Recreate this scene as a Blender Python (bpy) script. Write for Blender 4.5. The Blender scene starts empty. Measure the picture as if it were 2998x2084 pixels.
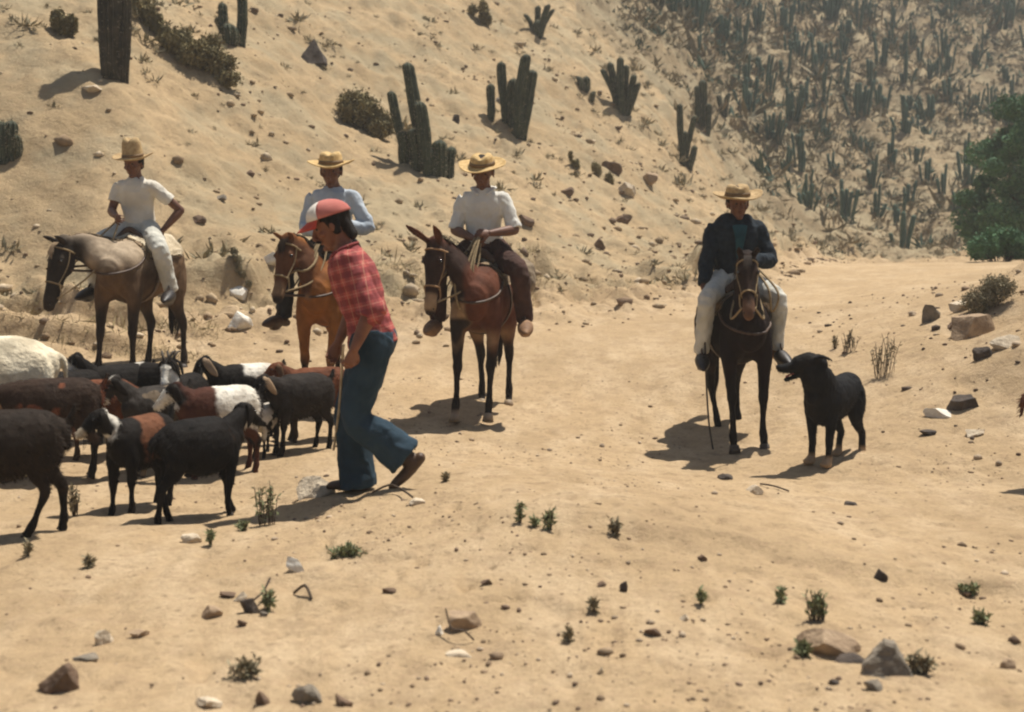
import bpy, bmesh, math, random
import numpy as np
from mathutils import Vector, Matrix
from mathutils.bvhtree import BVHTree
R = math.radians
rng = np.random.default_rng(7)
random.seed(7)
S = bpy.context.scene
COL = S.collection

# ------------------------------------------------------------------ camera, light, exposure
FPX, CX, CY, HOR = 1280.0, 512.0, 356.0, 246.0
CAMH = 1.6
TH = math.atan((CY - HOR) / FPX)
cam_d = bpy.data.cameras.new('camera'); cam = bpy.data.objects.new('camera', cam_d); COL.objects.link(cam)
cam.location = (0, 0, CAMH); cam.rotation_euler = (math.pi / 2 - TH, 0, 0)
cam_d.sensor_width = 36.0; cam_d.lens = FPX / 1024 * 36; cam_d.clip_start = .1; cam_d.clip_end = 1500
cam_d.dof.use_dof = True; cam_d.dof.focus_distance = 10.8; cam_d.dof.aperture_fstop = 2.4
S.camera = cam

SUNV = Vector((.29, .28, 1.0)).normalized()
W = bpy.data.worlds.new('World'); S.world = W; W.use_nodes = True
wn = W.node_tree.nodes; wl = W.node_tree.links
sky = wn.new('ShaderNodeTexSky'); sky.sky_type = 'NISHITA'; sky.sun_disc = False
sky.sun_elevation = math.asin(SUNV.z); sky.sun_rotation = math.atan2(SUNV.x, SUNV.y)
sky.altitude = 600; sky.dust_density = 1.5
bg = wn['Background']; bg.inputs['Strength'].default_value = .05
wl.new(sky.outputs[0], bg.inputs['Color'])
sl = bpy.data.lights.new('sun', 'SUN'); sl.energy = 5.0; sl.angle = R(.6); sl.color = (1.0, .94, .85)
so = bpy.data.objects.new('sun', sl); COL.objects.link(so)
so.rotation_euler = SUNV.to_track_quat('Z', 'Y').to_euler(); so.location = (5, 5, 40)
S.view_settings.view_transform = 'Standard'; S.view_settings.look = 'None'
S.view_settings.exposure = 0.50; S.view_settings.gamma = 1.0; S.view_settings.use_curve_mapping = False
S.render.engine = 'CYCLES'
S.cycles.filter_width = 2.2

HAZE = .0014
S.cycles.volume_bounces = 1
# ------------------------------------------------------------------ small helpers
def ray(px, py):
    a = (px - CX) / FPX; b = (CY - py) / FPX
    return np.array([a, math.cos(TH) + b * math.sin(TH), -math.sin(TH) + b * math.cos(TH)])
def P(px, py, d):
    v = ray(px, py); v = v * (d / v[1]); return (v[0], v[1], CAMH + v[2])
def project(x, y, z):
    dz = z - CAMH
    f = y * math.cos(TH) - dz * math.sin(TH); u = y * math.sin(TH) + dz * math.cos(TH)
    return CX + FPX * x / f, CY - FPX * u / f

def _hash(ix, iy, iz, seed):
    h = (ix.astype(np.int64) * 374761393 + iy.astype(np.int64) * 668265263 + iz.astype(np.int64) * 2147483647 + seed * 974634777) & 0xffffffff
    h = ((h ^ (h >> 13)) * 1274126177) & 0xffffffff
    h = ((h ^ (h >> 16)) * 2246822519) & 0xffffffff
    h = h ^ (h >> 13)
    return (h & 0xffff) / 32767.5 - 1.0
def vnoise(p, seed=0):
    i = np.floor(p).astype(np.int64); f = p - i; f = f * f * (3 - 2 * f)
    r = 0
    for dx in (0, 1):
        for dy in (0, 1):
            for dz in (0, 1):
                w = (f[:, 0] if dx else 1 - f[:, 0]) * (f[:, 1] if dy else 1 - f[:, 1]) * (f[:, 2] if dz else 1 - f[:, 2])
                r = r + w * _hash(i[:, 0] + dx, i[:, 1] + dy, i[:, 2] + dz, seed)
    return r
def fbm(p, octv=4, seed=0, gain=.5):
    r = 0; a = 1
    for o in range(octv):
        r = r + a * vnoise(p * (2.03 ** o), seed + o * 17); a *= gain
    return r
def sst(a, b, x):
    t = np.clip((x - a) / (b - a), 0, 1); return t * t * (3 - 2 * t)

# materials --------------------------------------------------------
def mat(name, col, col2=None, nscale=8, rough=.85, bump=.3, bscale=40, attr=False, spec=.25, dist=.01, detail=6, contrast=(.35, .65)):
    m = bpy.data.materials.new(name); m.use_nodes = True
    n = m.node_tree.nodes; l = m.node_tree.links; b = n['Principled BSDF']
    b.inputs['Roughness'].default_value = rough; b.inputs['Specular IOR Level'].default_value = spec
    tc = n.new('ShaderNodeTexCoord')
    nz = n.new('ShaderNodeTexNoise'); nz.inputs['Scale'].default_value = nscale; nz.inputs['Detail'].default_value = detail
    l.new(tc.outputs['Object'], nz.inputs['Vector'])
    rp = n.new('ShaderNodeMapRange'); rp.inputs[1].default_value = contrast[0]; rp.inputs[2].default_value = contrast[1]
    l.new(nz.outputs['Fac'], rp.inputs[0])
    mx = n.new('ShaderNodeMix'); mx.data_type = 'RGBA'
    l.new(rp.outputs[0], mx.inputs[0])
    if attr:
        a = n.new('ShaderNodeAttribute'); a.attribute_name = 'coat'
        d = n.new('ShaderNodeMix'); d.data_type = 'RGBA'; d.blend_type = 'MULTIPLY'; d.inputs[0].default_value = 1
        l.new(a.outputs['Color'], d.inputs[6]); d.inputs[7].default_value = (.62, .60, .58, 1)
        l.new(a.outputs['Color'], mx.inputs[6]); l.new(d.outputs[2], mx.inputs[7])
    else:
        c2 = col2 or tuple(c * .7 for c in col)
        mx.inputs[6].default_value = (*col, 1); mx.inputs[7].default_value = (*c2, 1)
    l.new(mx.outputs[2], b.inputs['Base Color'])
    if bump:
        bz = n.new('ShaderNodeTexNoise'); bz.inputs['Scale'].default_value = bscale; bz.inputs['Detail'].default_value = 5
        l.new(tc.outputs['Object'], bz.inputs['Vector'])
        bp = n.new('ShaderNodeBump'); bp.inputs['Strength'].default_value = bump; bp.inputs['Distance'].default_value = dist
        l.new(bz.outputs['Fac'], bp.inputs['Height']); l.new(bp.outputs[0], b.inputs['Normal'])
    return m

M = {}
M['coat'] = mat('coat', (1, 1, 1), attr=True, nscale=9, rough=.75, bump=.35, bscale=70, spec=.10)
M['fleece'] = mat('fleece', (1, 1, 1), attr=True, nscale=12, rough=.95, bump=.5, bscale=60, spec=.1, dist=.02)
M['skin'] = mat('skin', (.17, .075, .04), (.12, .05, .028), nscale=12, rough=.55, bump=.1, bscale=80, spec=.35)
M['skin_walker'] = mat('skin_walker', (.22, .085, .04), (.15, .055, .028), nscale=12, rough=.5, bump=.1, bscale=80, spec=.4)
M['straw'] = mat('straw', (.62, .44, .20), (.45, .29, .11), nscale=30, rough=.8, bump=.6, bscale=90)
M['straw_dark'] = mat('straw_dark', (.50, .36, .18), (.34, .22, .10), nscale=30, rough=.8, bump=.6, bscale=90)
M['hat_band'] = mat('hat_band', (.22, .14, .07), rough=.7)
M['white_shirt'] = mat('white_shirt', (.74, .72, .64), (.62, .60, .54), nscale=5, rough=.9, bump=.25, bscale=120)
M['tee_shirt'] = mat('tee_shirt', (.72, .68, .58), (.58, .53, .44), nscale=5, rough=.9, bump=.25, bscale=120)
M['grey_shirt'] = mat('grey_shirt', (.47, .52, .56), (.36, .41, .46), nscale=6, rough=.9, bump=.25, bscale=120)
M['navy_wool'] = mat('navy_wool', (.020, .030, .040), (.010, .015, .022), nscale=20, rough=.95, bump=.5, bscale=90)
M['teal_cloth'] = mat('teal_cloth', (.02, .07, .085), (.012, .045, .06), nscale=12, rough=.9)
M['pale_trousers'] = mat('pale_trousers', (.62, .60, .52), (.45, .44, .38), nscale=6, rough=.92, bump=.3, bscale=90)
M['brown_trousers'] = mat('brown_trousers', (.075, .035, .025), (.045, .022, .016), nscale=8, rough=.9)
M['dark_trousers'] = mat('dark_trousers', (.035, .035, .035), (.02, .02, .02), nscale=8, rough=.9)
M['leather'] = mat('leather', (.085, .045, .022), (.05, .025, .013), nscale=18, rough=.55, bump=.3, spec=.4)
M['dark_leather'] = mat('dark_leather', (.022, .015, .011), (.012, .009, .008), nscale=18, rough=.5, bump=.3, spec=.4)
M['tan_leather'] = mat('tan_leather', (.36, .22, .11), (.24, .14, .07), nscale=14, rough=.7, bump=.3)
M['wood'] = mat('wood', (.28, .16, .08), (.16, .085, .045), nscale=12, rough=.7, bump=.4, bscale=50)
M['rope'] = mat('rope', (.36, .27, .15), (.24, .17, .09), nscale=60, rough=.9, bump=.6, bscale=160)
M['sheepskin'] = mat('sheepskin', (.72, .62, .45), (.48, .39, .26), nscale=9, rough=.98, bump=1, bscale=70, dist=.02)
M['blanket'] = mat('blanket', (.30, .22, .13), (.16, .11, .07), nscale=14, rough=.95, bump=.6, bscale=80)
M['bundle'] = mat('bundle', (.32, .25, .17), (.12, .09, .06), nscale=7, rough=.95, bump=.5, bscale=60)
M['hoof'] = mat('hoof', (.07, .055, .045), rough=.6)
M['hoof_pale'] = mat('hoof_pale', (.34, .25, .16), rough=.6)
M['eye'] = mat('eye', (.008, .006, .005), rough=.15, bump=0, spec=.6)
M['hair_black'] = mat('hair_black', (.010, .008, .007), (.02, .014, .01), nscale=30, spec=.12, rough=.6, bump=.8, bscale=120)
M['mane_dark'] = mat('mane_dark', (.018, .012, .009), (.035, .022, .014), nscale=30, rough=.6, bump=0, spec=.04)
M['mane_tan'] = mat('mane_tan', (.40, .29, .18), (.25, .17, .10), nscale=30, rough=.6, bump=0, spec=.04)
M['cap_red'] = mat('cap_red', (.56, .19, .155), (.44, .13, .105), nscale=10, rough=.85, bump=.2, bscale=150)
M['cap_visor'] = mat('cap_visor', (.56, .09, .055), (.45, .06, .04), nscale=10, rough=.8, bump=.2)
M['cap_white'] = mat('cap_white', (.80, .74, .64), (.70, .64, .55), nscale=10, rough=.85, bump=.2, bscale=150)
M['horn'] = mat('horn', (.05, .04, .03), (.10, .08, .06), nscale=20, rough=.6, bump=.5, bscale=60)
M['cactus'] = mat('cactus', (.070, .080, .046), (.034, .042, .028), nscale=7, rough=.8, bump=.5, bscale=60)
M['cactus_brown'] = mat('cactus_brown', (.085, .068, .042), (.035, .032, .022), nscale=6, rough=.9, bump=.7, bscale=40)
M['cactus_far'] = mat('cactus_far', (.072, .125, .088), (.040, .074, .056), nscale=1.2, rough=.9, bump=0)
M['scrub'] = mat('scrub', (.25, .205, .095), (.155, .130, .062), nscale=3, rough=.95, bump=0)
M['scrub_far'] = mat('scrub_far', (.26, .20, .12), (.14, .13, .085), nscale=.6, rough=.95, bump=0)
M['weed'] = mat('weed', (.28, .30, .16), (.17, .19, .09), nscale=20, rough=.85, bump=0)
M['spine'] = mat('spine', (.50, .44, .30), (.34, .29, .19), bump=0)
M['weed_grey'] = mat('weed_grey', (.32, .27, .17), (.19, .17, .10), nscale=20, rough=.9, bump=0)
M['leaf'] = mat('leaf', (.10, .215, .095), (.050, .120, .060), nscale=2.0, rough=.8, bump=0)
M['bark'] = mat('bark', (.09, .065, .045), rough=.95, bump=.8, bscale=30)
def rockmat(name, c, c2):
    return mat(name, c, c2, nscale=14, rough=.95, bump=.8, bscale=45, dist=.015)
M['rock_tan'] = rockmat('rock_tan', (.40, .29, .185), (.27, .19, .12))
M['rock_pale'] = rockmat('rock_pale', (.62, .52, .38), (.46, .37, .26))
M['rock_white'] = rockmat('rock_white', (.80, .76, .66), (.66, .60, .50))
M['rock_grey'] = rockmat('rock_grey', (.25, .21, .16), (.15, .13, .10))
M['rock_brown'] = rockmat('rock_brown', (.20, .13, .085), (.11, .075, .052))
M['rock_dark'] = rockmat('rock_dark', (.10, .078, .062), (.055, .045, .038))

# objects ----------------------------------------------------------
def tag(o, label=None, cat=None, group=None, kind=None):
    if label: o['label'] = label
    if cat: o['category'] = cat
    if group: o['group'] = group
    if kind: o['kind'] = kind
    return o
def empty(name, loc=(0, 0, 0), rz=0, sc=1):
    o = bpy.data.objects.new(name, None); COL.objects.link(o)
    o.empty_display_size = .2; o.location = loc; o.rotation_euler = (0, 0, rz); o.scale = (sc, sc, sc); return o
def link(name, me, m=None, parent=None, smooth=True):
    o = bpy.data.objects.new(name, me); COL.objects.link(o)
    if m is not None:
        me.materials.clear(); me.materials.append(m)
    if smooth: me.polygons.foreach_set('use_smooth', np.ones(len(me.polygons), dtype=bool))
    if parent: o.parent = parent
    return o
def mesh_from(verts, faces, name='m'):
    me = bpy.data.meshes.new(name)
    me.from_pydata([tuple(v) for v in verts], [], faces); me.update(); return me
def fastmesh(V, F, name='m'):
    """V (n,3) array, F (m,k) array of equal sized faces"""
    me = bpy.data.meshes.new(name); V = np.asarray(V, dtype=np.float32); F = np.asarray(F, dtype=np.int32); k = F.shape[1]
    me.vertices.add(len(V)); me.vertices.foreach_set('co', V.ravel())
    me.loops.add(F.size); me.loops.foreach_set('vertex_index', F.ravel())
    me.polygons.add(len(F)); me.polygons.foreach_set('loop_start', np.arange(0, F.size, k, dtype=np.int32))
    me.polygons.foreach_set('loop_total', np.full(len(F), k, dtype=np.int32))
    me.update(calc_edges=True); return me
def getco(me):
    a = np.empty(len(me.vertices) * 3, dtype=np.float32); me.vertices.foreach_get('co', a); return a.reshape(-1, 3).astype(float)
def getno(me):
    a = np.empty(len(me.vertices) * 3, dtype=np.float32); me.vertices.foreach_get('normal', a); return a.reshape(-1, 3).astype(float)
def setco(me, a):
    me.vertices.foreach_set('co', a.astype(np.float32).ravel()); me.update()
def setcoat(me, c):
    at = me.color_attributes.new('coat', 'FLOAT_COLOR', 'POINT')
    at.data.foreach_set('color', np.hstack([c, np.ones((len(c), 1))]).astype(np.float32).ravel())

def crom(p, sub):
    p = np.asarray(p, float); n = len(p)
    if n < 3 or sub <= 1:
        if sub <= 1: return p
        t = np.linspace(0, 1, sub * (n - 1) + 1)[:, None]; return p[0] * (1 - t) + p[-1] * t if n == 2 else p
    out = []
    for i in range(n - 1):
        p0 = p[max(i - 1, 0)]; p1 = p[i]; p2 = p[i + 1]; p3 = p[min(i + 2, n - 1)]
        for k in range(sub):
            t = k / sub
            out.append(.5 * ((2 * p1) + (-p0 + p2) * t + (2 * p0 - 5 * p1 + 4 * p2 - p3) * t * t + (-p0 + 3 * p1 - 3 * p2 + p3) * t ** 3))
    out.append(p[-1]); return np.array(out)

class Shape:
    def __init__(s): s.v = []; s.f = []
    def loft(s, pts, side=(0, 1, 0), seg=16, sub=4, flat0=False, flat1=False, cap=.9):
        q = [tuple(p) if len(p) == 5 else (*p, p[3]) for p in pts]
        q = crom(q, sub); q[:, 3:] = np.maximum(q[:, 3:], .001)
        c = q[:, :3]; n = len(q); rings = []
        T = np.gradient(c, axis=0); T /= np.linalg.norm(T, axis=1)[:, None] + 1e-9
        side = np.array(side, float)
        def frame(t):
            a = side - t * side.dot(t)
            if np.linalg.norm(a) < .15: a = np.array([1., 0, 0]) - t * t[0]
            a /= np.linalg.norm(a); return a, np.cross(t, a)
        def ring(ci, t, ra, rb):
            a, b = frame(t)
            return [ci + a * ra * math.cos(2 * math.pi * k / seg) + b * rb * math.sin(2 * math.pi * k / seg) for k in range(seg)]
        if not flat0:
            for u in (80, 55, 28):
                r = min(q[0, 3], q[0, 4]) * cap
                rings.append(ring(c[0] - T[0] * r * math.sin(R(u)), T[0], q[0, 3] * math.cos(R(u)), q[0, 4] * math.cos(R(u))))
        for i in range(n): rings.append(ring(c[i], T[i], q[i, 3], q[i, 4]))
        if not flat1:
            for u in (28, 55, 80):
                r = min(q[-1, 3], q[-1, 4]) * cap
                rings.append(ring(c[-1] + T[-1] * r * math.sin(R(u)), T[-1], q[-1, 3] * math.cos(R(u)), q[-1, 4] * math.cos(R(u))))
        b0 = len(s.v)
        for rg in rings: s.v += rg
        for i in range(len(rings) - 1):
            for k in range(seg):
                a = b0 + i * seg + k; b = b0 + i * seg + (k + 1) % seg
                s.f.append((a, b, b + seg, a + seg))
        s.f.append(tuple(b0 + k for k in range(seg))[::-1])
        e = b0 + (len(rings) - 1) * seg
        s.f.append(tuple(e + k for k in range(seg)))
        return s
    def ell(s, c, r, rot=None, seg=16, rings=10):
        b0 = len(s.v); c = np.array(c, float)
        rot = np.eye(3) if rot is None else np.array(rot)
        for i in range(rings + 1):
            ph = math.pi * (i + .02) / (rings + .04)
            for k in range(seg):
                a = 2 * math.pi * k / seg
                p = np.array([r[0] * math.sin(ph) * math.cos(a), r[1] * math.sin(ph) * math.sin(a), r[2] * math.cos(ph)])
                s.v.append(c + rot @ p)
        for i in range(rings):
            for k in range(seg):
                a = b0 + i * seg + k; b = b0 + i * seg + (k + 1) % seg
                s.f.append((a, a + seg, b + seg, b))
        s.f.append(tuple(b0 + k for k in range(seg)))
        e = b0 + rings * seg; s.f.append(tuple(e + k for k in range(seg))[::-1])
        return s
    def tube(s, pts, r, sub=4, seg=6, side=(.3, .9, .2)):
        return s.loft([(*p, r, r) for p in pts], side=side, seg=seg, sub=sub)
    def xform(s, Rm, t=(0, 0, 0), start=0):
        Rm = np.array(Rm); t = np.array(t, float)
        for i in range(start, len(s.v)): s.v[i] = Rm @ np.asarray(s.v[i]) + t
        return s
    def mesh(s, name='m'): return mesh_from(s.v, s.f, name)
    def remesh(s, voxel, smooth=3, name='m'):
        me = s.mesh(name); o = bpy.data.objects.new('tmp', me); COL.objects.link(o)
        rm = o.modifiers.new('r', 'REMESH'); rm.mode = 'VOXEL'; rm.voxel_size = voxel; rm.adaptivity = 0
        if smooth:
            sm = o.modifiers.new('s', 'SMOOTH'); sm.factor = .5; sm.iterations = smooth
        dg = bpy.context.evaluated_depsgraph_get(); dg.update()
        out = bpy.data.meshes.new_from_object(o.evaluated_get(dg))
        out.name = name; bpy.data.objects.remove(o); bpy.data.meshes.remove(me); return out

def wrinkle(me, amp, freq, seed=0, stretch=(1, 1, 1), octv=3, ridged=False):
    c = getco(me); n = getno(me)
    w = fbm(c * freq * np.array(stretch) + 13.7, octv, seed)
    if ridged: w = .6 - np.abs(w) * 1.6
    setco(me, c + n * (amp * w)[:, None]); return me
def rotm(yaw=0, pitch=0, roll=0):
    return np.array(Matrix.Rotation(R(yaw), 3, 'Z') @ Matrix.Rotation(R(pitch), 3, 'Y') @ Matrix.Rotation(R(roll), 3, 'X'))

# ------------------------------------------------------------------ terrain
ctrl = []
for p in [(355, 498, 7.44), (240, 521, 7.5), (90, 540, 6.6), (480, 423, 11.1), (730, 448, 10.7), (330, 414, 11.2), (160, 378, 12.5),
          (830, 464, 9.5), (1030, 487, 8.6), (600, 520, 6.4), (1010, 402, 10.5), (930, 332, 12.5), (1000, 292, 14), (820, 350, 13),
          (600, 350, 14), (600, 303, 18), (450, 332, 15), (250, 334, 14.4), (0, 340, 13.2), (60, 300, 15), (0, 290, 15.5), (0, 230, 16.5),
          (100, 150, 17.5), (0, 100, 18), (112, 76, 19), (0, 0, 21), (112, 0, 22.5), (220, 0, 25), (250, 80, 22.5), (250, 200, 18.5),
          (250, 270, 16.2), (420, 270, 17.5), (432, 178, 22), (515, 130, 27), (357, 118, 24), (450, 0, 34), (622, 112, 33), (600, 178, 27),
          (600, 240, 22), (700, 252, 25), (702, 128, 38), (685, 166, 34), (670, 0, 52), (780, 245, 36), (930, 256, 36), (980, 262, 24),
          (1024, 262, 22), (900, 262, 25), (800, 264, 25), (800, 200, 45), (800, 100, 54), (800, 0, 66), (930, 200, 47), (930, 100, 58),
          (930, 0, 72), (1024, 150, 55), (1024, 0, 76), (720, 60, 55)]:
    ctrl.append(P(*p))
ctrl += [(-3, 4, 0), (0, 3, 0), (3, 4, .02), (-2.2, 5.2, 0), (2.4, 5, .0), (0, -3, 0), (-5, -3, 0), (5, -3, 0), (-6, 5, .1), (6, 5, .1), (0, 4.6, 0),
         (12.5, 32, 1.0), (16, 30, 1.4), (0, 120, 42), (-60, 60, 34), (70, 120, 44), (-40, 30, 18), (-16, 13, 1.5), (-25, 18, 6), (30, 20, 3),
         (30, 10, 1), (45, 40, 8), (60, 60, 18), (0, 75, 23), (30, 100, 31), (-20, 40, 14), (-10, 3, .3), (10, 3, .4)]
ctrl = np.array(ctrl)
def warp(x, y):
    yy = np.maximum(y, -5.5) + 7.0
    return np.stack([x / yy * 3.0, np.log(yy) * 2.2], 1)
_cp = warp(ctrl[:, 0], ctrl[:, 1]); _n = len(_cp)
def _phi(r): return np.where(r > 1e-9, r * r * np.log(r + 1e-12), 0)
_K = _phi(np.linalg.norm(_cp[:, None] - _cp[None], axis=2)) + np.eye(_n) * .012
_Pm = np.hstack([np.ones((_n, 1)), _cp])
_A = np.block([[_K, _Pm], [_Pm.T, np.zeros((3, 3))]])
_w = np.linalg.solve(_A, np.concatenate([ctrl[:, 2] / (ctrl[:, 1] + 12), np.zeros(3)]))
def hill_line(x): return np.interp(x, [-60, -7, -4, -1, 1.5, 4, 6, 9, 14, 40], [10, 13.6, 14.5, 16, 18, 21, 27, 35, 36, 30])
def hbase(x, y):
    q = warp(x, y); out = np.empty(len(q))
    for i in range(0, len(q), 20000):
        s = q[i:i + 20000]
        out[i:i + 20000] = _phi(np.linalg.norm(s[:, None] - _cp[None], axis=2)) @ _w[:_n] + _w[_n] + s @ _w[_n + 1:]
    return out * (y + 12)
def height(x, y):
    x = np.atleast_1d(np.asarray(x, float)); y = np.atleast_1d(np.asarray(y, float))
    z = hbase(x, y)
    p = np.stack([x, y, np.zeros_like(x)], 1)
    hl = hill_line(x); on = sst(-1.0, 2.5, y - hl)
    z += fbm(p * 3.0, 4, 5) * .009 + np.maximum(fbm(p * 7.0, 2, 6), 0) * .010 * sst(16, 9, y) + fbm(p * .8, 2, 9) * .009
    z += on * (fbm(p * .45, 4, 21) * .16 + np.abs(fbm(p * 1.6, 4, 23)) * .12 + fbm(p * 4.5, 3, 24) * .04 * sst(0, 1, on)) * np.clip(y / 25, .6, 2.0)
    # gullies running down the far slope
    far = sst(34, 44, y) * sst(4, 12, x)
    z += far * (np.abs(fbm(np.stack([x * .16 + y * .03, y * .05, x * 0], 1), 3, 31)) * -1.6 + .5)
    # trampled sand: shallow prints and scuffs
    tr = sst(15, 11.5, y)
    z -= tr * (np.maximum(vnoise(p * 5.2, 71) - .42, 0) * .055 + np.maximum(vnoise(p * 9.5 + 3, 72) - .5, 0) * .05)
    z += tr * (fbm(p * 13, 2, 73) * .0035)
    # rubble bank at the foot of the slope
    bank = np.exp(-((y - hl - .3) / 1.4) ** 2)
    z += bank * np.abs(fbm(p * np.array([1.9, 1.9, 1]), 4, 41)) * .26
    # little worn terraces at the left
    lt = sst(-3.2, -4.6, x)
    for yy, a in ((13.35, .24), (14.1, .26)):
        t = (y - yy - .08 * np.sin(x * 1.9) - .05 * vnoise(p * 2.5, 3)) / .055
        z += lt * a * (sst(-1, 1, t) - sst(-1, 16, t))
    # cut bank where the slope meets the flat, broken along its length
    cb = y - hl - .55 - .35 * vnoise(p * .9, 81) - .10 * vnoise(p * 3.4, 82)
    z += .42 * (sst(-.07, .09, cb) - sst(.0, 2.6, cb)) * sst(-.25, .25, vnoise(np.stack([x * .8, y * 0, x * 0], 1), 83) + .1) * sst(-4.5, -3, x) * sst(9, 4, x)
    # raised stony bank at the right of the road
    z += .30 * np.exp(-((x - 4.9 - (y - 11) * .38) / .95) ** 2) * sst(9.8, 11.0, y) * sst(16, 13.5, y) * (1 + .5 * vnoise(p * 1.8, 91))
    # wheel ruts and a low berm on the road, right
    rt = sst(1.5, 4, x) * sst(10.3, 8.5, y) * sst(5.4, 6.6, y)
    z += rt * .018 * np.sin((y + x * .18) * 5.2 + vnoise(p * .7, 8))
    # low shelf breaking down towards the viewer in the foreground
    br = 6.15 - .26 * (x - .8) + .12 * vnoise(p * 1.3, 61) + .05 * vnoise(p * 5, 62)
    z += .045 * sst(-.12, .12, y - br) * sst(-1.2, .4, x) * sst(8.2, 6.8, y)
    return z
def Hh(x, y): return float(height(x, y)[0])

yv = np.concatenate([np.linspace(-5, 3.4, 18), np.linspace(3.5, 9.5, 250), 9.5 + np.cumsum(np.linspace(.024, .075, 230)), 20.9 + np.cumsum(np.linspace(.08, .24, 240)), 59.5 + np.cumsum(np.linspace(.3, 4.0, 44))])
NU, NV = 580, len(yv); uu = np.linspace(-1, 1, NU)
Y = np.repeat(yv[:, None], NU, 1)
X = (uu[None] * .36 + .64 * np.sign(uu[None]) * np.abs(uu[None]) ** 2.6) * (6.0 + np.maximum(Y, 0) * .78) * 1.25
XX = X.ravel(); YY = Y.ravel(); ZZ = height(XX, YY)
TV = np.stack([XX, YY, ZZ], 1)
idx = np.arange(NU * NV).reshape(NV, NU)
TF = np.stack([idx[:-1, :-1].ravel(), idx[:-1, 1:].ravel(), idx[1:, 1:].ravel(), idx[1:, :-1].ravel()], 1)
fc = TV[TF].mean(1)
ishill = fc[:, 1] > hill_line(fc[:, 0])
isfar = ishill & (fc[:, 0] > 2) & ((fc[:, 1] - 36) + (fc[:, 0] - 9) * .55 > 0)
def ground_mat(name, c1, c2, c3, specks, farness=0):
    m = bpy.data.materials.new(name); m.use_nodes = True
    n = m.node_tree.nodes; l = m.node_tree.links; b = n['Principled BSDF']
    b.inputs['Roughness'].default_value = .97; b.inputs['Specular IOR Level'].default_value = .08
    tc = n.new('ShaderNodeTexCoord')
    def noise(sc, det=6, rough=.6, off=0):
        z = n.new('ShaderNodeTexNoise'); z.inputs['Scale'].default_value = sc; z.inputs['Detail'].default_value = det; z.inputs['Roughness'].default_value = rough
        if off:
            mp = n.new('ShaderNodeMapping'); mp.inputs[1].default_value = (off, off, 0); mp.inputs[3].default_value = (1, .35, 1)
            mp.inputs[2].default_value = (0, 0, R(-18)); l.new(tc.outputs['Object'], mp.inputs[0]); l.new(mp.outputs[0], z.inputs['Vector'])
        else: l.new(tc.outputs['Object'], z.inputs['Vector'])
        return z
    def rng_(src, a, b2, lo=0, hi=1):
        r = n.new('ShaderNodeMapRange'); r.inputs[1].default_value = a; r.inputs[2].default_value = b2; r.inputs[3].default_value = lo; r.inputs[4].default_value = hi
        l.new(src, r.inputs[0]); return r.outputs[0]
    def mix(f, a, b2, mode='MIX'):
        x = n.new('ShaderNodeMix'); x.data_type = 'RGBA'; x.blend_type = mode
        l.new(f, x.inputs[0]) if not isinstance(f, float) else setattr(x.inputs[0], 'default_value', f)
        for i, c in ((6, a), (7, b2)):
            if isinstance(c, tuple): x.inputs[i].default_value = (*c, 1)
            else: l.new(c, x.inputs[i])
        return x.outputs[2]
    big = noise(.45, 5); mid = noise(2.6, 7, .65, off=3); fine = noise(34, 4, .7); grit = noise(120, 3, .8)
    c = mix(rng_(big.outputs['Fac'], .38, .62), c1, c2)
    c = mix(rng_(mid.outputs['Fac'], .46, .68, 0, .85), c, c3)
    c = mix(rng_(noise(6.5, 6, .7).outputs['Fac'], .48, .66, 0, .55), c, tuple(k * q_ for k, q_ in zip(c2, (.76, .74, .78))))
    c = mix(rng_(noise(21, 4, .8).outputs['Fac'], .55, .75, 0, .45), c, (.50, .33, .22))
    c = mix(rng_(fine.outputs['Fac'], .30, .75, 0, .45), c, tuple(k * .62 for k in c2))
    c = mix(rng_(grit.outputs['Fac'], .55, .80, 0, .55), c, tuple(k * .45 for k in c2))
    c = mix(rng_(grit.outputs['Fac'], .42, .25, 0, .35), c, tuple(min(k * 1.35, .8) for k in c1))
    if farness: c = mix(rng_(noise(.8, 5, .6).outputs['Fac'], .46, .62, 0, .6), c, (.37, .31, .20))
    if specks:
        v = n.new('ShaderNodeTexVoronoi'); v.inputs['Scale'].default_value = specks; v.inputs['Randomness'].default_value = 1
        l.new(tc.outputs['Object'], v.inputs['Vector'])
        c = mix(rng_(v.outputs['Distance'], .22, .10, 0, .5), c, tuple(k * .5 for k in c2))
    l.new(c, b.inputs['Base Color'])
    bp = n.new('ShaderNodeBump'); bp.inputs['Strength'].default_value = .55; bp.inputs['Distance'].default_value = .02
    bp2 = n.new('ShaderNodeBump'); bp2.inputs['Strength'].default_value = .6; bp2.inputs['Distance'].default_value = .14 if farness else .06
    l.new(noise(4.5 if farness else 9, 8, .72).outputs['Fac'], bp2.inputs['Height'])
    l.new(fine.outputs['Fac'], bp.inputs['Height']); l.new(bp2.outputs[0], bp.inputs['Normal']); l.new(bp.outputs[0], b.inputs['Normal'])
    return m
GM = [('ground', ~ishill, ground_mat('sandy_ground', (.52, .376, .220), (.42, .302, .174), (.60, .455, .290), 11)),
      ('hillside', ishill & ~isfar, ground_mat('sandy_slope', (.53, .385, .222), (.41, .300, .170), (.31, .245, .150), 5, 1)),
      ('far_hillside', isfar, ground_mat('scrubby_slope', (.34, .255, .148), (.24, .185, .110), (.45, .345, .21), 1.2, 1))]
for nm, msk, gm in GM:
    F = TF[msk]; used, inv = np.unique(F, return_inverse=True)
    o = link(nm, fastmesh(TV[used], inv.reshape(F.shape), nm), gm); tag(o, kind='structure')

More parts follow.
